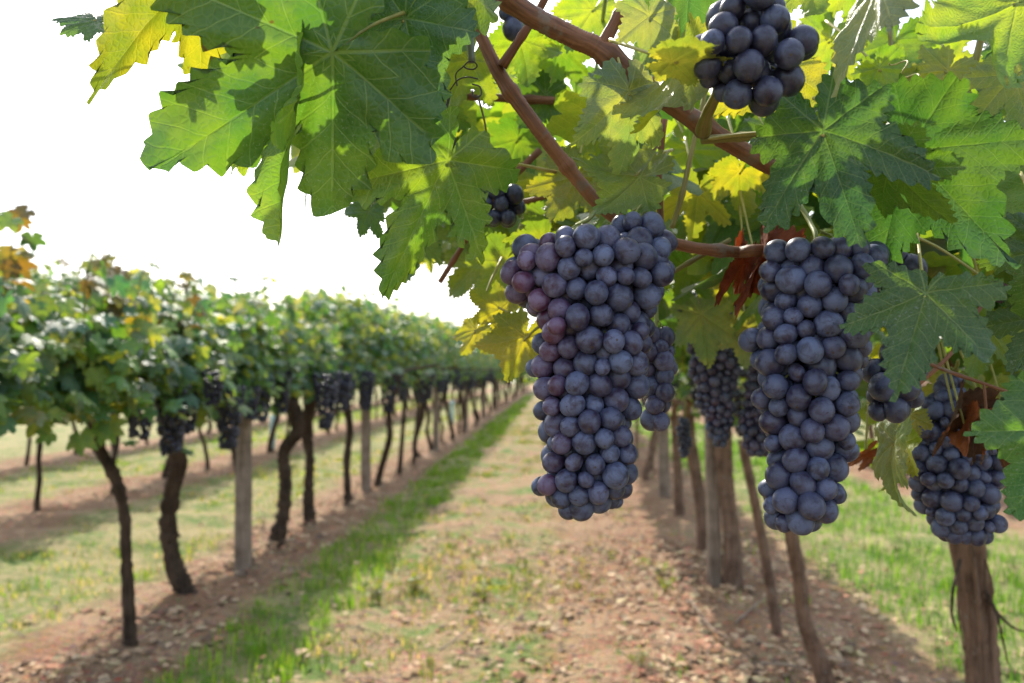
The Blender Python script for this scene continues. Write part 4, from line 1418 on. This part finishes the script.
bunch([(-28, 715, 775), (-10, 704, 782), (8, 698, 790), (28, 690, 800), (48, 688, 808), (66, 690, 810), (82, 700, 806), (98, 716, 790), (110, 724, 762)], 0.0103, .60,
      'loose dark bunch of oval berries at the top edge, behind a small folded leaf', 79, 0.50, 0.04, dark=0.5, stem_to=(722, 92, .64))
bunch([(180, 478, 500), (192, 474, 524), (206, 472, 526), (218, 474, 522), (226, 486, 506)], 0.0105, .95,
      'small loose cluster of a few dark berries hanging by the grey string', 80, 0.62, 0.0, dark=0.5, stem_to=(490, 160, .95))
bunch([(224, 484, 500), (236, 479, 504), (250, 480, 503), (264, 486, 496)], 0.0085, 1.7,
      'tiny dark bunch below the loose cluster beside the hanging twig', 81, 0.66, 0.0, dark=0.5)
bunch([(-6, 502, 528), (8, 494, 532), (24, 496, 532), (40, 506, 530)], 0.0108, .92,
      'dark cluster behind the cane fork at the top edge', 82, 0.6, 0.0, dark=0.5)
bunch([(300, 681, 694), (318, 683, 740), (340, 686, 740), (362, 690, 739), (385, 692, 737), (408, 699, 735), (428, 706, 733), (447, 712, 728)], 0.0096, 1.62,
      'lilac blue bunch with a leaf over its top, between the two long bunches', 83, 0.68, 0.3, flat=0.8)
bunch([(345, 758, 778), (372, 748, 778), (398, 743, 778), (420, 739, 778), (440, 740, 776), (456, 748, 768)], 0.0096, 1.60,
      'purple blurred bunch half hidden by the left edge of the slate blue bunch', 84, 0.68, 0.3, dark=0.8)
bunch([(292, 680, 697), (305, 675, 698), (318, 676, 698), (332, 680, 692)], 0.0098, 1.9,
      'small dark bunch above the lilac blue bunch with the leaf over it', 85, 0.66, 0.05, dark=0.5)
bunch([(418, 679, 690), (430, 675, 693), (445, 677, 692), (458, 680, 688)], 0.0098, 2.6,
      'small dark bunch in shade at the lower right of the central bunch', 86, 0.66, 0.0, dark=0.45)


# small bunches along the rows: one mesh each, too small to show berries
def small_bunch_mesh(seed, n=120):
    r_ = np.random.default_rng(seed)
    parts = []
    for i in range(n):
        h = r_.random()
        w = 0.052 * (1 - 0.62 * h) + 0.006
        a_ = r_.uniform(0, 6.28)
        c = np.array((math.cos(a_) * w, math.sin(a_) * w, -0.23 * h + r_.normal(0, 0.004)))
        parts.append((SMALLB[0] * 0.0118 * r_.uniform(0.85, 1.1) + c, SMALLB[1], SMALLB[2]))
    parts.append(tube_arrays([(0, 0, 0.07), (0.003, 0, 0.0), (0, 0, -0.2)], (0.003, 0.003, 0.002), 8, 5))
    m = mesh_np('row_bunch_mesh', *join_arrays(parts))
    m.materials.append(M_GRAPE)
    return m


ROWB = [small_bunch_mesh(700 + i) for i in range(4)]


def row_bunch(x, y, z, s, label, group):
    o = link('grape_bunch', ROWB[int(rng.integers(0, 4))], None, None, (x, y, z))
    o.rotation_euler.z = rng.uniform(0, 6.28)
    o.scale = (s, s, s * rng.uniform(0.85, 1.15))
    o.color = (0.030, 0.026, 0.042, 0.30)
    tag(o, label, 'grape bunch', group)


vis = 0
for i, y in enumerate(ys):
    if y < 3:
        continue
    vis += 1
    if vis > 20:
        break
    for s, w in ((1.25, 'largest'), (0.85, 'smallest'), (1.05, 'middle')):
        lab = (f'{w} one of three dark bunches near the {ORD[vis - 1]} visible trunk of the left row' if vis <= 6 else
               'dark bunch under the canopy far along the left row')
        row_bunch(LX + 0.16 + rng.uniform(-0.10, 0.14), y + rng.uniform(-0.5, 0.5), CAM_Z - 0.05 + rng.uniform(-0.08, 0.08), s * 1.15, lab, 'bunches under the left canopy')
for i, y in enumerate([3.0, 3.9, 4.7, 5.5, 6.3, 7.1, 8.0, 9.1, 10.3, 11.7]):
    row_bunch(RX - 0.25 + rng.uniform(-0.25, 0.2), y, CAM_Z + 0.04 + rng.uniform(-0.08, 0.08), 1.1, 'dark bunch under the right canopy among the brown trunks', 'bunches under the right canopy')


# ------------------------------------------------------------------ small things on the ground
def weed(px, py, label, n=26, h=0.10, pale=False, seed=0):
    r_ = np.random.default_rng(seed)
    d = at(px, py, 5.0) - cam.location
    g = cam.location + d * (-CAM_Z / d.z)
    t = thing('weed', label, 'weed', (g.x, g.y, 0.0), 'weeds in the aisle')
    pos = np.stack([r_.normal(0, 0.05, n), r_.normal(0, 0.05, n), r_.uniform(0.01, h, n)], 1)
    nr = np.stack([r_.normal(0, 0.5, n), r_.normal(-0.3, 0.5, n), r_.uniform(0.5, 1, n)], 1)
    tp = r_.normal(0, 1, (n, 3))
    col = np.array((0.30, 0.33, 0.20) if pale else (0.12, 0.22, 0.035))
    me = scatter_leaves('foliage', LOW, pos, nr, tp, r_.uniform(0.012, 0.028, n), col[None] * r_.uniform(0.7, 1.3, (n, 1)))
    link('foliage', me, M_LEAF, t, (0, 0, 0))
    v, l, z = join_arrays([tube_arrays([(0, 0, -0.03), tuple(p * (0.5, 0.5, 0.6)), tuple(p)], (0.0018, 0.0012), 5, 5) for p in pos])
    link('stem', mesh_np('stem', v, l, z), M_PET, t, (0, 0, 0))


weed(640, 668, 'pale low weed on the bare soil at the bottom edge', pale=True, seed=1)
weed(665, 590, 'yellowish weed below the central bunch, on bare soil', seed=2)
weed(415, 590, 'bright green tuft in the middle of the aisle', 40, 0.12, seed=3)
weed(484, 596, 'small green tuft right of the bright tuft in the aisle', 30, 0.09, seed=4)
weed(378, 598, 'dark low weed beside the grass strip', 34, 0.10, seed=5)
weed(545, 372 + 75, 'leafy green weed standing at the foot of the central bunch, far down the aisle', 60, 0.3, seed=6)

for pp, lab in (([(690, 600), (700, 612), (712, 628), (732, 640)], 'long thin fallen twig curving across the soil under the right row'),
                ([(735, 622), (755, 606), (772, 590)], 'forked pale twig lying by the leaning stake'),
                ([(760, 662), (790, 664), (812, 672)], 'short twig lying near the foot of the slim brown vine'),
                ([(440, 650), (455, 640), (470, 622)], 'thin dry stalk lying in the aisle near the bottom edge')):
    P = []
    for px, py in pp:
        d = at(px, py, 4.0) - cam.location
        g = cam.location + d * (-(CAM_Z - 0.06) / d.z)
        P.append((g.x, g.y, 0.055 + rng.uniform(-0.004, 0.01)))
    o = tube('fallen_twig', P, (0.006, 0.005, 0.003), M_POST, n=24, sides=6, rough=0.06, seed=9)
    tag(o, lab, 'twig')
